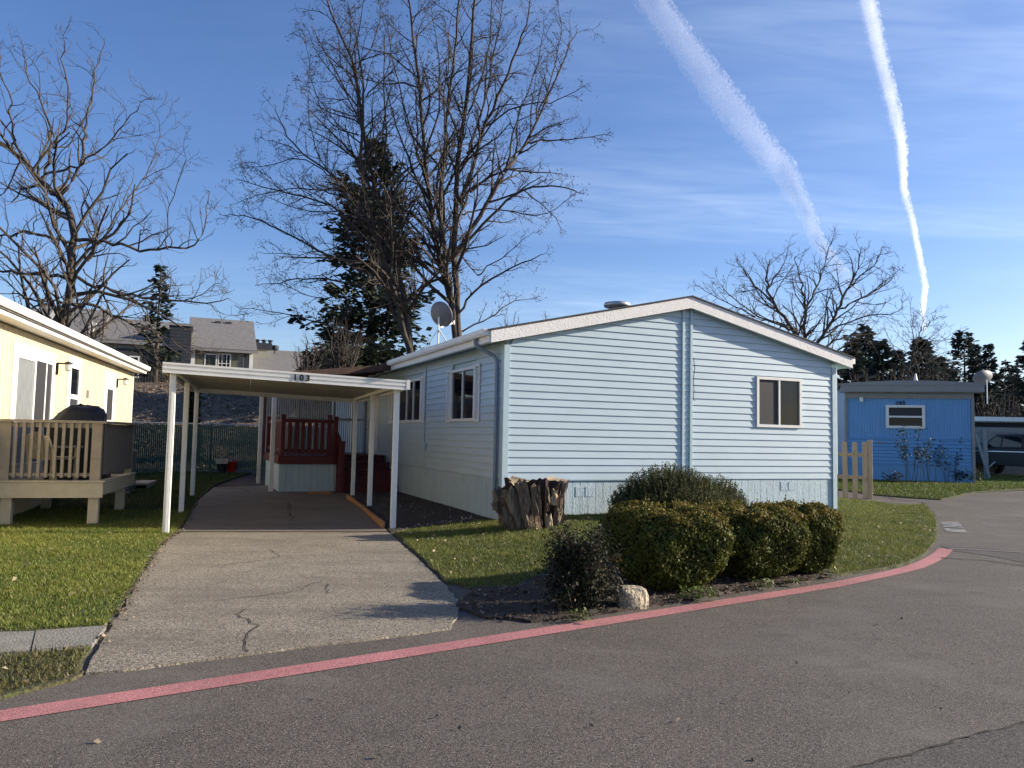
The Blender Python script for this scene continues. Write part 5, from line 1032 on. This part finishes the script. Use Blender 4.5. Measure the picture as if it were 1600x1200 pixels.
fl_ = ['dark conifer half hidden by the right end of the pale blue roof', 'tall dense conifer just right of the pale blue roof corner', 'second conifer right of the pale blue roof corner', 'low pointed conifer in the middle of the row over the bright blue roof', 'broad conifer with feathery top over the white vent of the bright blue roof', 'short conifer right of the white vent of the bright blue roof',
       'tallest ragged conifer with a flat bent top, right of the bright blue roof', 'dense conifer close behind the tallest ragged one', 'pointed conifer above the grey oval dish', 'small pointed conifer right of the grey oval dish', 'small conifer second to the right of the oval dish', 'conifer at the right edge of the view with one long reaching branch', 'low dark conifer left of the tallest ragged one']
for i, ((px, tp, Y, rd), lb) in enumerate(zip(far, fl_)):
    conifer(px, 690, tp, Y, rd * .8, lb, 80 + i, nw=32, nb=6, per=24, nl=.75, irregular=.42, low=.04, group='conifers behind the bright blue home', tint=(.050, .066, .054), zb=.3, curve=.95 if i != 6 else .5)
for i, (px, py, Y, w, tp, lb) in enumerate(((1345, 640, 50, 60, 560, 'brown leafless bush line above the left end of the bright blue roof'), (1400, 640, 52, 70, 556, 'brown leafless bushes over the middle of the bright blue roof'), (1462, 640, 54, 50, 562, 'brown leafless bush over the right end of the bright blue roof'),
        (1538, 690, 58, 60, 598, 'tangled leafless shrub right behind the oval dish post'), (1570, 690, 60, 60, 592, 'tallest tangled leafless shrub above the white carport edge'), (1604, 690, 57, 60, 606, 'tangled leafless shrub at the right edge above the white carport edge'))):
    bush_tree(px, py, Y, w, tp, 9, lb, 100 + i, rk=2.0, dens=(2.2, 2.0, 0), zb=.3, group='leafless bushes behind the bright blue home')

# ------------------------------------------------------------------ shrubs, stump, rock in the front yard
def leafy(C, Nn, size, rnd, aspect=.5, flat=.8):
    n = len(C); d1 = rnd.normal(0, 1, (n, 3)); d1 -= Nn * np.sum(d1 * Nn, 1)[:, None] * flat; d1 /= np.linalg.norm(d1, axis=1)[:, None]
    d2 = np.cross(Nn + rnd.normal(0, .55, (n, 3)), d1); d2 /= np.linalg.norm(d2, axis=1)[:, None]
    s_ = (size * rnd.uniform(.6, 1.3, n))[:, None]
    return np.stack([C - d1 * s_ * .5, C + d2 * s_ * aspect * .5, C + d1 * s_ * .5, C - d2 * s_ * aspect * .5], 1)
def boxwood(cx, cy, a, b_, h, label, seed, n=26000, rot=0., bronze=.46, lean=0.0):
    rnd = np.random.default_rng(seed); t = thing('boxwood_shrub', (cx, cy, g1(cx, cy)), rot, label, 'shrub', 'clipped boxwood shrubs along the red line')
    th = rnd.uniform(0, 2 * math.pi, n); vv = rnd.uniform(-1, 1, n)
    def surf(th, v):
        e = .42; c = np.sign(np.cos(th)) * np.abs(np.cos(th)) ** (e + .12); s_ = np.sign(np.sin(th)) * np.abs(np.sin(th)) ** (e + .12)
        ph = v * math.pi / 2; cp_ = np.maximum(np.cos(ph), 0) ** .30; sp = np.sign(np.sin(ph)) * np.abs(np.sin(ph)) ** .58
        z = h * .52 + h * .48 * sp; tap = .72 + .28 * ss(0, .62 * h, z)
        lump = 1 + .035 * np.sin(3 * th + seed) + .045 * np.sin(5 * th + 7 * v + seed) + .03 * np.sin(9 * th - 11 * v) + .02 * np.sin(17 * th + 23 * v)
        return np.c_[a * c * cp_ * tap * lump + lean * (z - h * .5), b_ * s_ * cp_ * tap * lump, z * (1 + .03 * np.sin(4 * th + seed) + .02 * np.sin(9 * c + 7 * s_))]
    v = np.where(rnd.random(n) < .45, 1 - np.abs(rnd.normal(0, .30, n)), vv); v = np.clip(v, -.97, .999)
    e = 4e-3; tc_c = rnd.uniform(0, 2 * math.pi, n * 5); vc = np.clip(np.r_[v, rnd.uniform(-1, 1, n * 4)], -.97, .995); J = np.linalg.norm(np.cross(surf(tc_c + e, vc) - surf(tc_c - e, vc), surf(tc_c, vc + e) - surf(tc_c, vc - e)), axis=1); J[~np.isfinite(J)] = 0; ii = rnd.choice(len(J), n, p=J / J.sum()); th, v = tc_c[ii], vc[ii]
    P = surf(th, v); e = 1e-2; Tn = np.cross(surf(th + e, v) - P, surf(th, np.clip(v + e, -1, 1)) - P); Tn /= np.linalg.norm(Tn, axis=1)[:, None] + 1e-9
    inn = np.abs(rnd.normal(0, .028, n)); out = (rnd.random(n) < .12) * np.abs(rnd.normal(0, .022, n)); P = P - Tn * inn[:, None] + Tn * out[:, None]
    V = leafy(P, Tn, .031, rnd, .62, .30)
    top_sun = ss(.70, .98, P[:, 2] / h) * .9 + .35 * ss(.3, .9, P[:, 0] / a) * ss(.3, .8, P[:, 2] / h)  # bronzed tops, plus sunlight on the right side put into the leaf colour
    br = np.clip((top_sun * bronze + rnd.normal(0, .20, n)) * (inn < .05), 0, 1)[:, None]
    k = rnd.uniform(.55, 1.5, (n, 1)); T = (np.array([.085, .108, .020]) * (1 - br) + np.array([.25, .15, .030]) * br) * k
    np_mesh('leaves', V, 4, 'leaf', t, T)
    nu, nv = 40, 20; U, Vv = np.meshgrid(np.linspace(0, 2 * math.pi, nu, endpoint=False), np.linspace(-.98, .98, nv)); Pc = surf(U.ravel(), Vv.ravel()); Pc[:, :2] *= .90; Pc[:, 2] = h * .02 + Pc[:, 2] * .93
    MB().add(Pc, [(j * nu + i, j * nu + (i + 1) % nu, (j + 1) * nu + (i + 1) % nu, (j + 1) * nu + i) for j in range(nv - 1) for i in range(nu)] + [tuple(range(nu))[::-1], tuple((nv - 1) * nu + i for i in range(nu))]).build('shade_core', 'core', t, True)
    SV = []; ST = []
    for i in rnd.integers(0, n, 90):
        if P[i, 2] < .25 * h: continue
        d_ = Tn[i] + rnd.normal(0, .4, 3) + np.array([0, 0, .5]); d_ /= np.linalg.norm(d_); k_ = 9; q_ = P[i] + d_ * rnd.uniform(.03, .11) * np.linspace(.2, 1, k_)[:, None]
        SV.append(leafy(q_, np.repeat(d_[None], k_, 0), .026, rnd, .6, .1)); ST.append(T[i][None] * rnd.uniform(.7, 1.4, (k_, 1)))
    np_mesh('stray_shoots', np.vstack(SV), 4, 'leaf', t, np.vstack(ST))['kind'] = 'stuff'
    m = MB()
    for i in range(9): an = i * .7; m.tube([(.12 * math.cos(an), .12 * math.sin(an), -.05), (.3 * a * math.cos(an), .3 * b_ * math.sin(an), h * .3)], [.025, .018], 5)
    m.build('stems', 'bark', t); return t
boxwood(1.68, 8.32, .585, .58, .84, 'largest clipped boxwood, bronze topped, right behind the tan rock', 201, 44000, R(20))
boxwood(2.78, 9.05, .60, .56, .80, 'middle clipped boxwood between the largest and the smallest clipped shrubs', 202, 38000, R(24))
boxwood(3.54, 9.46, .36, .44, .80, 'smallest darker clipped boxwood at the right end of the row', 203, 26000, R(20), .45)
# loose upright evergreen against the skirting
def spriggy(pts, label, seed, tint):
    rnd = np.random.default_rng(seed); c0 = pts[0]; t = thing('evergreen_shrub', (c0[0], c0[1], g1(c0[0], c0[1])), R(20), label, 'shrub'); V = []; T = []; m = MB()
    for (cx, cy, a, b_, h, n) in pts:
        for i in range(n):
            an = rnd.uniform(0, 6.28); r_ = math.sqrt(rnd.random()); x, y = (cx - c0[0]) + a * r_ * math.cos(an), (cy - c0[1]) + b_ * r_ * math.sin(an)
            zt = h * (1 - .62 * r_ ** 2.2) * rnd.uniform(.74, 1.14); L_ = rnd.uniform(.18, .38); d = np.array([x * .22, y * .22, 1.0]) + rnd.normal(0, .14, 3); d /= np.linalg.norm(d)
            tip = np.array([x, y, zt]); bs = tip - d * L_
            k = 22; u = rnd.random(k); c = bs + d * L_ * u[:, None]; a_ = rnd.normal(0, 1, (k, 3)); a_ -= d * (a_ @ d)[:, None]; a_ /= np.linalg.norm(a_, axis=1)[:, None]
            ax_ = d * .75 + a_ * .65; w_ = np.cross(ax_, a_ + rnd.normal(0, .3, (k, 3))); w_ /= np.linalg.norm(w_, axis=1)[:, None]; s_ = rnd.uniform(.022, .04, k)[:, None]
            V.append(np.stack([c, c + ax_ * s_ * .5 + w_ * s_ * .22, c + ax_ * s_, c + ax_ * s_ * .5 - w_ * s_ * .22], 1)); T.append(np.array(tint)[None] * rnd.uniform(.5, 1.6) * rnd.uniform(.8, 1.2, (k, 1)))
            if i % 4 == 0: m.tube([(x * .3, y * .3, 0), tuple(bs * .7), tuple(tip)], [.012, .008, .002], 3)
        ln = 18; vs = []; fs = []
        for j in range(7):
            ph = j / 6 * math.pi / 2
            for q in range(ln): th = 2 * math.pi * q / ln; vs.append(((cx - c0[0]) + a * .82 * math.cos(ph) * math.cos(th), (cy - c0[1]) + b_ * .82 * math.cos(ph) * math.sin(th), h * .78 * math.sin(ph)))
        MB().add(vs, [(j * ln + q, j * ln + (q + 1) % ln, (j + 1) * ln + (q + 1) % ln, (j + 1) * ln + q) for j in range(6) for q in range(ln)]).build('shade_core', 'core', t, True)
    m.build('stems', 'bark', t); np_mesh('foliage', np.vstack(V), 4, 'leaf', t, np.vstack(T))
spriggy([(2.75, 13.45, 1.15, .55, .86, 2100), (4.10, 14.0, .66, .45, .66, 800)], 'loose upright evergreen shrub growing against the pale blue skirting', 211, (.085, .092, .034))
# dark open shrub at the left end of the bed
def dark_shrub(cx, cy, a, b_, h, label, seed):
    rnd = np.random.default_rng(seed); t = thing('dark_shrub', (cx, cy, g1(cx, cy)), 0, label, 'shrub'); m = MB(); C = []
    for i in range(170):
        an = rnd.uniform(0, 6.28); r_ = rnd.uniform(.1, 1.0) ** .6; el = rnd.uniform(.05, 1.35); e = np.array([a * r_ * math.cos(an) * math.cos(el * .75), b_ * r_ * math.sin(an) * math.cos(el * .75), h * (.10 + .92 * math.sin(el) * r_ ** .3)]); e[2] = min(e[2], h * 1.02)
        mid = e * np.array([.45, .45, .55]) + rnd.normal(0, .03, 3); m.tube([(rnd.normal(0, .04), rnd.normal(0, .04), 0), tuple(mid), tuple(e)], [.009, .006, .003], 3, cap=False)
        k = 46; u = rnd.random(k) ** .55; P = mid + (e - mid) * u[:, None] + rnd.normal(0, .048, (k, 3)); P[:, 2] = np.maximum(P[:, 2], .03); C.append(P)
    C = np.vstack(C); Nn = C - np.array([0, 0, h * .35]); Nn[:, 2] += .25; Nn /= np.linalg.norm(Nn, axis=1)[:, None]
    V = leafy(C, Nn, .036, rnd, .55, .5); k = rnd.uniform(.4, 1.6, (len(C), 1)); br = (rnd.random((len(C), 1)) < .12)
    np_mesh('leaves', V, 4, 'leaf', t, np.where(br, np.array([[.10, .07, .04]]), np.array([[.020, .025, .012]])) * k); m.build('stems', 'bark', t)
dark_shrub(.66, 7.24, .46, .42, .80, 'dark open leafy shrub at the left end of the bed beside the tan rock', 221)
# stump
sx, sy = .36, 12.25; sm = thing('tree_stump', (sx, sy, g1(sx, sy)), R(12), 'large weathered split tree stump with leaning slabs by the corner of the pale blue home', 'tree stump')
rnd = np.random.default_rng(5); n = 64; prof = [(0, .34), (.12, .30), (.30, .31), (.50, .37), (.66, .40), (.74, .40)]; vs = []; fs = []
for i, (z, r_) in enumerate(prof):
    for j in range(n):
        th = 2 * math.pi * j / n; rr = r_ * (1 + .07 * math.sin(7 * th + 1) + .06 * math.sin(13 * th + z * 3) + .035 * math.sin(29 * th) + rnd.normal(0, .018))
        vs.append((rr * 1.15 * math.cos(th) + .03 + .05 * z, rr * .85 * math.sin(th), z + (.05 * math.sin(3 * th) + .02 * rnd.normal() if i == 5 else 0)))
for i in range(5):
    for j in range(n): a = i * n + j; b = i * n + (j + 1) % n; fs.append((a, b, b + n, a + n))
MB().add(vs, fs).build('trunk', 'stumpdark', sm)
tp_ = [vs[5 * n + j] for j in range(n)]; MB().add(tp_ + [(.06, 0, .72)], [(j, (j + 1) % n, n) for j in range(n)]).build('cut_top', 'stumpcut', sm)
slabs = [((-.22, -.12, -.03), (-.60, -.16, .46), .22, .15, 'stump'), ((-.15, -.20, -.03), (-.46, -.27, .60), .18, .13, 'stump'), ((-.07, -.26, -.03), (-.28, -.33, .74), .16, .11, 'stump'), ((.02, -.32, 0), (-.06, -.36, .70), .13, .09, 'stump'), ((.30, -.24, .05), (.42, -.24, .73), .09, .09, 'stump'), ((.42, -.08, .0), (.46, -.08, .72), .09, .12, 'stump'), ((.20, -.30, .0), (.18, -.30, .24), .09, .05, 'stumpcut'), ((.33, -.24, -.02), (.36, -.27, .30), .06, .05, 'stumpcut'), ((.16, -.31, .30), (.14, -.34, .68), .06, .06, 'stump'), ((-.34, .12, -.03), (-.50, .2, .60), .2, .16, 'stump'), ((.26, -.30, .40), (.28, -.31, .62), .08, .05, 'stumpcut')]
for a, b, w_, d_, mm in slabs:
    bm = bmesh.new(); q = MB().bar(a, b, w_, d_, (0, 1, 0)); me = bpy.data.meshes.new('wood_slab'); me.from_pydata(q.v, [], q.f); bm.from_mesh(me); bmesh.ops.recalc_face_normals(bm, faces=bm.faces)
    bmesh.ops.subdivide_edges(bm, edges=bm.edges[:], cuts=4, use_grid_fill=True)
    for v in bm.verts: v.co += Vector(rnd.normal(0, .010, 3)); v.co.z += .03 * math.sin(v.co.x * 60) * (v.co.z > b[2] - .05)
    bm.to_mesh(me); bm.free(); me.materials.append(MT[mm]); link('wood_slab', me, sm)
m = MB()
for i in range(70): a = rnd.uniform(0, 6.28); m.tube([(-.1 + rnd.normal(0, .05), -.42, 0), (-.1 + .1 * math.cos(a), -.44 + .04 * math.sin(a), rnd.uniform(.08, .26))], [.004, .0015], 3, cap=False)
m.build('dry_shoots', 'stumpcut', sm)
# rock
rk = thing('rock', (1.16, 7.40, g1(1.16, 7.40)), R(15), 'single tan granite rock at the edge of the red line', 'rock')
bm = bmesh.new(); bmesh.ops.create_icosphere(bm, subdivisions=4, radius=1)
for v in bm.verts:
    p = v.co; q = np.array(p); e = .6; s_ = Vector(np.sign(q) * np.abs(q) ** e); s_.x *= .155; s_.y *= .12; s_.z *= .13
    s_ *= 1 + .06 * math.sin(5 * p.x + 2) * math.cos(4 * p.z) + .03 * math.sin(11 * p.y + 7 * p.x) + rnd.normal(0, .008); s_.z += .07 - .05 * max(0, s_.x) * 2 ; v.co = s_
me = bpy.data.meshes.new('stone'); bm.to_mesh(me); bm.free(); me.materials.append(MT['rock']); link('stone', me, rk)

# ------------------------------------------------------------------ grass, weeds, fallen leaves
def in_poly(P, poly): return poly_sd(P, np.array([p[:2] for p in poly])) > .02
def scatter(poly, dens, box=None, seed=0):
    A = np.array([p[:2] for p in poly], float); lo, hi = A.min(0), A.max(0)
    if box is not None: lo = np.maximum(lo, box[0]); hi = np.minimum(hi, box[1])
    rnd = np.random.default_rng(seed); n = int(dens * np.prod(hi - lo)); P = lo + rnd.random((n, 2)) * (hi - lo); return P[in_poly(P, poly)]
def grass(name, P, h0, h1, seed, tints, w=.0045, keep=None):
    rnd = np.random.default_rng(seed); n = len(P); pn = .5 + .5 * np.sin(P[:, 0] * 2.3 + 1.7 * np.sin(P[:, 1] * 1.9)) * np.sin(P[:, 1] * 2.9 + 1.3 * np.sin(P[:, 0] * 1.1)); pn = .6 * pn + .4 * rnd.random(n)
    cl_ = .5 + .5 * np.sin(P[:, 0] * 9.1 + 2 * np.sin(P[:, 1] * 6.3)) * np.sin(P[:, 1] * 10.7 + 2 * np.sin(P[:, 0] * 7.7)); h = (h0 + (h1 - h0) * rnd.random(n) ** 1.5) * (.5 + .5 * pn + .55 * cl_ ** 3); z = G(P[:, 0], P[:, 1]) + .028; a = rnd.uniform(0, 6.283, n); ln = rnd.uniform(.15, .95, n) * h; b = rnd.uniform(0, 6.283, n); ww = w * rnd.uniform(.6, 1.5, n)
    B = np.c_[P, z]; s_ = np.c_[np.cos(a), np.sin(a), np.zeros(n)] * ww[:, None]; tip = B + np.c_[np.cos(b) * ln, np.sin(b) * ln, h]; V = np.stack([B - s_, B + s_, tip], 1)
    t = np.array(tints); m = np.clip(pn + rnd.normal(0, .22, n), 0, 1)[:, None]; T = (t[0] * (1 - m) + t[1] * m) * rnd.uniform(.65, 1.35, (n, 1)); dry = rnd.random(n) < .07; T[dry] = t[2] * rnd.uniform(.6, 1.2, (dry.sum(), 1))
    return tag(np_mesh(name, V, 3, 'blade', None, T), kind='stuff')
GT = [(.095, .145, .022), (.215, .230, .045), (.42, .36, .16)]
grass('lawn_grass', scatter(lawnL, 5200, (np.array((-9.6, 5.0)), np.array((-2.0, 14.5))), 1), .02, .055, 2, GT)
grass('lawn_grass', scatter(lawnL, 1400, (np.array((-14.5, 14.5)), np.array((-5.0, 26.3))), 3), .02, .06, 4, [(.03, .06, .012), (.05, .08, .02), (.12, .1, .05)], .007)
grass('lawn_grass', scatter(lawnR, 4600, (np.array((-2.0, 7.0)), np.array((11.5, 21.5))), 5), .02, .055, 6, [(.090, .128, .024), (.195, .205, .046), (.42, .35, .18)])
grass('lawn_grass', scatter(farlawn, 900, (np.array((9.0, 20)), np.array((24, 33))), 7), .03, .08, 8, [(.07, .11, .02), (.14, .17, .035), (.2, .18, .08)], .010)
grass('verge_grass', scatter(verge, 3600, (np.array((-8, 2.0)), np.array((-1.8, 6.5))), 9), .015, .05, 10, [(.09, .09, .03), (.14, .13, .04), (.28, .22, .12)])
def litter(name, P, s0, s1, seed, tints, lift=.03):
    rnd = np.random.default_rng(seed); n = len(P); C = np.c_[P, G(P[:, 0], P[:, 1]) + lift + rnd.random(n) * .012]; Nn = np.c_[rnd.normal(0, .35, (n, 2)), np.ones(n)]; Nn /= np.linalg.norm(Nn, axis=1)[:, None]
    V = leafy(C, Nn, 1.0, rnd, .55, .95); s_ = (s0 + (s1 - s0) * rnd.random(n) ** 2)[:, None, None]; V = C[:, None] + (V - C[:, None]) * s_; V[:, 1, 2] += s_[:, 0, 0] * .25
    t = np.array(tints)[rnd.integers(0, len(tints), n)] * rnd.uniform(.6, 1.3, (n, 1)); return tag(np_mesh(name, V, 4, 'drywood', None, t), kind='stuff')
BT = [(.16, .10, .06), (.10, .06, .035), (.24, .17, .10), (.05, .035, .025), (.36, .30, .21)]
litter('fallen_leaves', scatter(bed, 330, None, 21), .02, .07, 22, BT)
litter('fallen_leaves', scatter(bed2, 90, None, 23), .015, .05, 24, BT)
litter('fallen_leaves', scatter(lawnR, 11, (np.array((-2.0, 7.0)), np.array((8.6, 21))), 25), .03, .07, 26, [(.40, .32, .22), (.26, .19, .12), (.5, .42, .3)], .06)
litter('fallen_leaves', scatter(lawnL, 3.5, (np.array((-9.0, 5.0)), np.array((-2.0, 12.5))), 27), .03, .07, 28, [(.40, .34, .22), (.3, .24, .14)], .055)
litter('fallen_leaves', scatter(verge, 40, (np.array((-6, 3.5)), np.array((-1.8, 6.5))), 29), .02, .05, 30, BT)
def along(px, sd_, dens, seed, z=0.):
    P = np.array([gp(*p, z)[:2] for p in px]); rnd = np.random.default_rng(seed); o = []
    for a, b in zip(P[:-1], P[1:]): k = int(np.hypot(*(b - a)) * dens); o.append(a + (b - a) * rnd.random((k, 1)) + rnd.normal(0, sd_, (k, 2)))
    return np.vstack(o)
litter('driveway_edge_debris', along([(158, 1010), (200, 940), (250, 858), (283, 830), (296, 806)], .04, 110, 31), .012, .045, 32, [(.20, .14, .09), (.14, .1, .06), (.3, .24, .16), (.08, .09, .03)], .03)
litter('bed_edge_debris', along([(760, 969), (880, 969), (1000, 950), (1150, 926), (1302, 903)], .07, 120, 33), .012, .05, 34, BT + [(.03, .02, .015)], .022)
litter('soil_edge_chips', along([(625, 824), (660, 820), (700, 817), (735, 814)], .06, 60, 35, .08), .02, .06, 36, [(.55, .47, .36), (.4, .32, .24)], .03)
litter('road_specks', scatter([gp(0, 1190), gp(700, 1040), gp(1300, 930), gp(1600, 880), gp(1640, 1200)], 4.5, None, 37), .010, .038, 38, [(.02, .017, .014), (.03, .02, .015), (.22, .18, .13)], .004)
litter('fence_ground_leaves', along([(212, 741), (260, 739), (300, 737), (330, 738)], .18, 70, 39, .15), .05, .11, 40, [(.22, .24, .09), (.12, .14, .05), (.3, .28, .15)], .06)
bx_ = RNG.uniform((-22, 28.5), (2, 46), (9000, 2)); bC = np.array([(x, y + .22 * (x + 12.6) * max(0, 1 - (y - 27.6) / 20) * (1 if x < 8 else 0), hillz(x, y) + .03) for x, y in bx_]); bN = np.c_[RNG.normal(0, .5, (9000, 2)) + np.array([0, -.25]), np.ones(9000)]; bN /= np.linalg.norm(bN, axis=1)[:, None]
tag(np_mesh('bank_leaf_litter', leafy(bC, bN, .15, RNG, .6, .8), 4, 'drywood', None, np.array(BT)[RNG.integers(0, 5, 9000)] * RNG.uniform(.7, 1.4, (9000, 1))), kind='stuff')
def weed(px, py, r_, n, label, seed, tint, z=.03):
    p = gp(px, py, z); rnd = np.random.default_rng(seed); t = thing('weed', (p[0], p[1], g1(p[0], p[1]) + .02), 0, label, 'weed'); C = np.c_[rnd.normal(0, r_ * .5, n), rnd.normal(0, r_ * .3, n), rnd.random(n) * r_ * .5 + .01]
    Nn = np.c_[C[:, :2] * 3 / max(r_, .01) * .3, np.ones(n)]; Nn /= np.linalg.norm(Nn, axis=1)[:, None]; np_mesh('leaves', leafy(C, Nn, .05, rnd, .55, .8), 4, 'leaf', t, np.array(tint)[None] * rnd.uniform(.6, 1.4, (n, 1)))
weed(1090, 935, .22, 150, 'bright green leafy weed at the foot of the largest boxwood', 41, (.10, .14, .035)); weed(1192, 917, .17, 80, 'pale green weed below the middle boxwood near the red line', 42, (.13, .15, .06)); weed(1240, 912, .10, 40, 'tiny weed tuft between the middle and smallest boxwood', 43, (.12, .13, .05)); weed(905, 966, .14, 60, 'green weed under the dark open shrub', 44, (.08, .11, .03))

# ------------------------------------------------------------------ contrails: flattened tubes of cloud high overhead
def cloud_mat(name, dens, sx_, sy_):
    m = bpy.data.materials.new(name); m.use_nodes = True; t = m.node_tree; N = t.nodes; K = t.links.new; N.remove(N['Principled BSDF'])
    a = N.new('ShaderNodeAttribute'); a.attribute_name = 'flow'; mp = N.new('ShaderNodeMapping'); K(a.outputs['Vector'], mp.inputs[0]); mp.inputs['Scale'].default_value = (sx_, sy_, 1)
    nz = N.new('ShaderNodeTexNoise'); K(mp.outputs[0], nz.inputs['Vector']); nz.inputs['Scale'].default_value = 1; nz.inputs['Detail'].default_value = 8; nz.inputs['Roughness'].default_value = .60; nz.inputs['Distortion'].default_value = .5
    mp3 = N.new('ShaderNodeMapping'); K(a.outputs['Vector'], mp3.inputs[0]); mp3.inputs['Scale'].default_value = (sx_ * .12, 1.2, 1)
    n3 = N.new('ShaderNodeTexNoise'); K(mp3.outputs[0], n3.inputs['Vector']); n3.inputs['Scale'].default_value = 1; n3.inputs['Detail'].default_value = 3
    sp = N.new('ShaderNodeSeparateXYZ'); K(a.outputs['Vector'], sp.inputs[0])
    def mt(op, x, y=None, c=False):
        q = N.new('ShaderNodeMath'); q.operation = op; q.use_clamp = c
        for i, v in enumerate((x, y)):
            if v is None: continue
            if isinstance(v, (int, float)): q.inputs[i].default_value = v
            else: K(v, q.inputs[i])
        return q.outputs[0]
    # across = -1..1 ; ragged edge from the noise
    ed = mt('ADD', mt('ABSOLUTE', sp.outputs[1]), mt('MULTIPLY', mt('SUBTRACT', nz.outputs[0], .5), 1.7))
    mr = N.new('ShaderNodeMapRange'); K(ed, mr.inputs[0]); mr.inputs[1].default_value = 1.0; mr.inputs[2].default_value = .35; mr.interpolation_type = 'SMOOTHSTEP'
    side = mt('ADD', mt('MULTIPLY', sp.outputs[1], .40), .70)
    body = mt('ADD', mt('MULTIPLY', nz.outputs[0], .9), mt('MULTIPLY', n3.outputs[0], .5))
    al = mt('MULTIPLY', mt('MULTIPLY', mr.outputs[0], mt('MULTIPLY', body, side)), mt('MULTIPLY', sp.outputs[2], dens), True)
    df0 = N.new('ShaderNodeBsdfDiffuse'); df0.inputs[0].default_value = (.97, .98, 1, 1); tl = N.new('ShaderNodeBsdfTranslucent'); tl.inputs[0].default_value = (.97, .98, 1, 1)
    df = N.new('ShaderNodeAddShader'); K(df0.outputs[0], df.inputs[0]); K(tl.outputs[0], df.inputs[1])
    tr = N.new('ShaderNodeBsdfTransparent'); mx = N.new('ShaderNodeMixShader'); K(al, mx.inputs[0]); K(tr.outputs[0], mx.inputs[1]); K(df.outputs[0], mx.inputs[2]); K(mx.outputs[0], N['Material Output'].inputs[0]); return m
MT['trail1'] = cloud_mat('spread_contrail_vapour', .42, .075, 5.0); MT['trail2'] = cloud_mat('narrow_contrail_vapour', .66, .085, 2.2)
def contrail(pix, m, label, alt=1500.):
    P = []; Wd = []; Den = []
    A = np.array(pix, float); u = np.linspace(0, len(A) - 1, 160); B = np.stack([np.interp(u, np.arange(len(A)), A[:, i]) for i in range(4)], 1)
    for i in range(4): k = np.ones(7) / 7; B[:, i] = np.convolve(np.pad(B[:, i], 3, mode='edge'), k, 'valid')
    for px, py, w, dn in B:
        r = ray(px, py); k = (alt - CAMZ) / r[2]; P.append(r * k); Wd.append(w * .68 / F * np.linalg.norm(r * k) / 2); Den.append(dn)
    P = np.array(P); T = np.gradient(P, axis=0); T /= np.linalg.norm(T, axis=1)[:, None]; c0 = P[0]; sl_ = np.r_[0, np.cumsum(np.linalg.norm(np.diff(B[:, :2], axis=0), axis=1))] * 3.0
    X = np.cross(T, -P / np.linalg.norm(P, axis=1)[:, None]); X /= np.linalg.norm(X, axis=1)[:, None]; X *= np.sign(X[:, :1]); Z = np.cross(X, T)
    n = 24; vs = []; fl_ = []; fs = []
    for i in range(len(P)):
        for j in range(n):
            th = 2 * math.pi * j / n; c = math.cos(th); vs.append(tuple(P[i] - c0 + X[i] * Wd[i] * c + Z[i] * Wd[i] * .22 * math.sin(th))); fl_.append((sl_[i], c, Den[i]))
    for i in range(len(P) - 1):
        for j in range(n): a = i * n + j; b = i * n + (j + 1) % n; fs.append((a, b, b + n, a + n))
    o = MB().add(vs, fs).build('contrail', m, None, True); o.location = tuple(c0); at_ = o.data.attributes.new('flow', 'FLOAT_VECTOR', 'POINT'); at_.data.foreach_set('vector', np.array(fl_, np.float32).ravel())
    tag(o, label, 'contrail', 'contrails crossing the sky')
contrail([(990, -60, 70, .8), (1018, 0, 68, .8), (1060, 60, 66, .85), (1105, 120, 70, .9), (1150, 180, 74, .9), (1195, 235, 66, 1), (1222, 262, 62, 1), (1240, 300, 50, 1.05), (1262, 335, 36, 1.15), (1274, 372, 34, 1.15), (1302, 410, 36, .9), (1330, 450, 32, .75), (1348, 490, 24, .6), (1362, 540, 22, .4)], 'trail1', 'wide spreading white contrail, the left one, falling toward the round headed tree')
contrail([(1340, -60, 40, .9), (1355, 0, 38, 1), (1368, 60, 36, 1), (1378, 100, 32, 1.05), (1396, 170, 32, 1.1), (1408, 220, 26, 1.2), (1411, 270, 20, 1.2), (1412, 300, 18, 1.2), (1425, 340, 16, 1.3), (1430, 370, 15, 1.3), (1440, 420, 16, 1.3), (1446, 450, 16, 1.2), (1441, 485, 14, 1.0), (1444, 520, 14, .6)], 'trail2', 'narrow bright white contrail, the right one, dropping toward the small slanting tree')
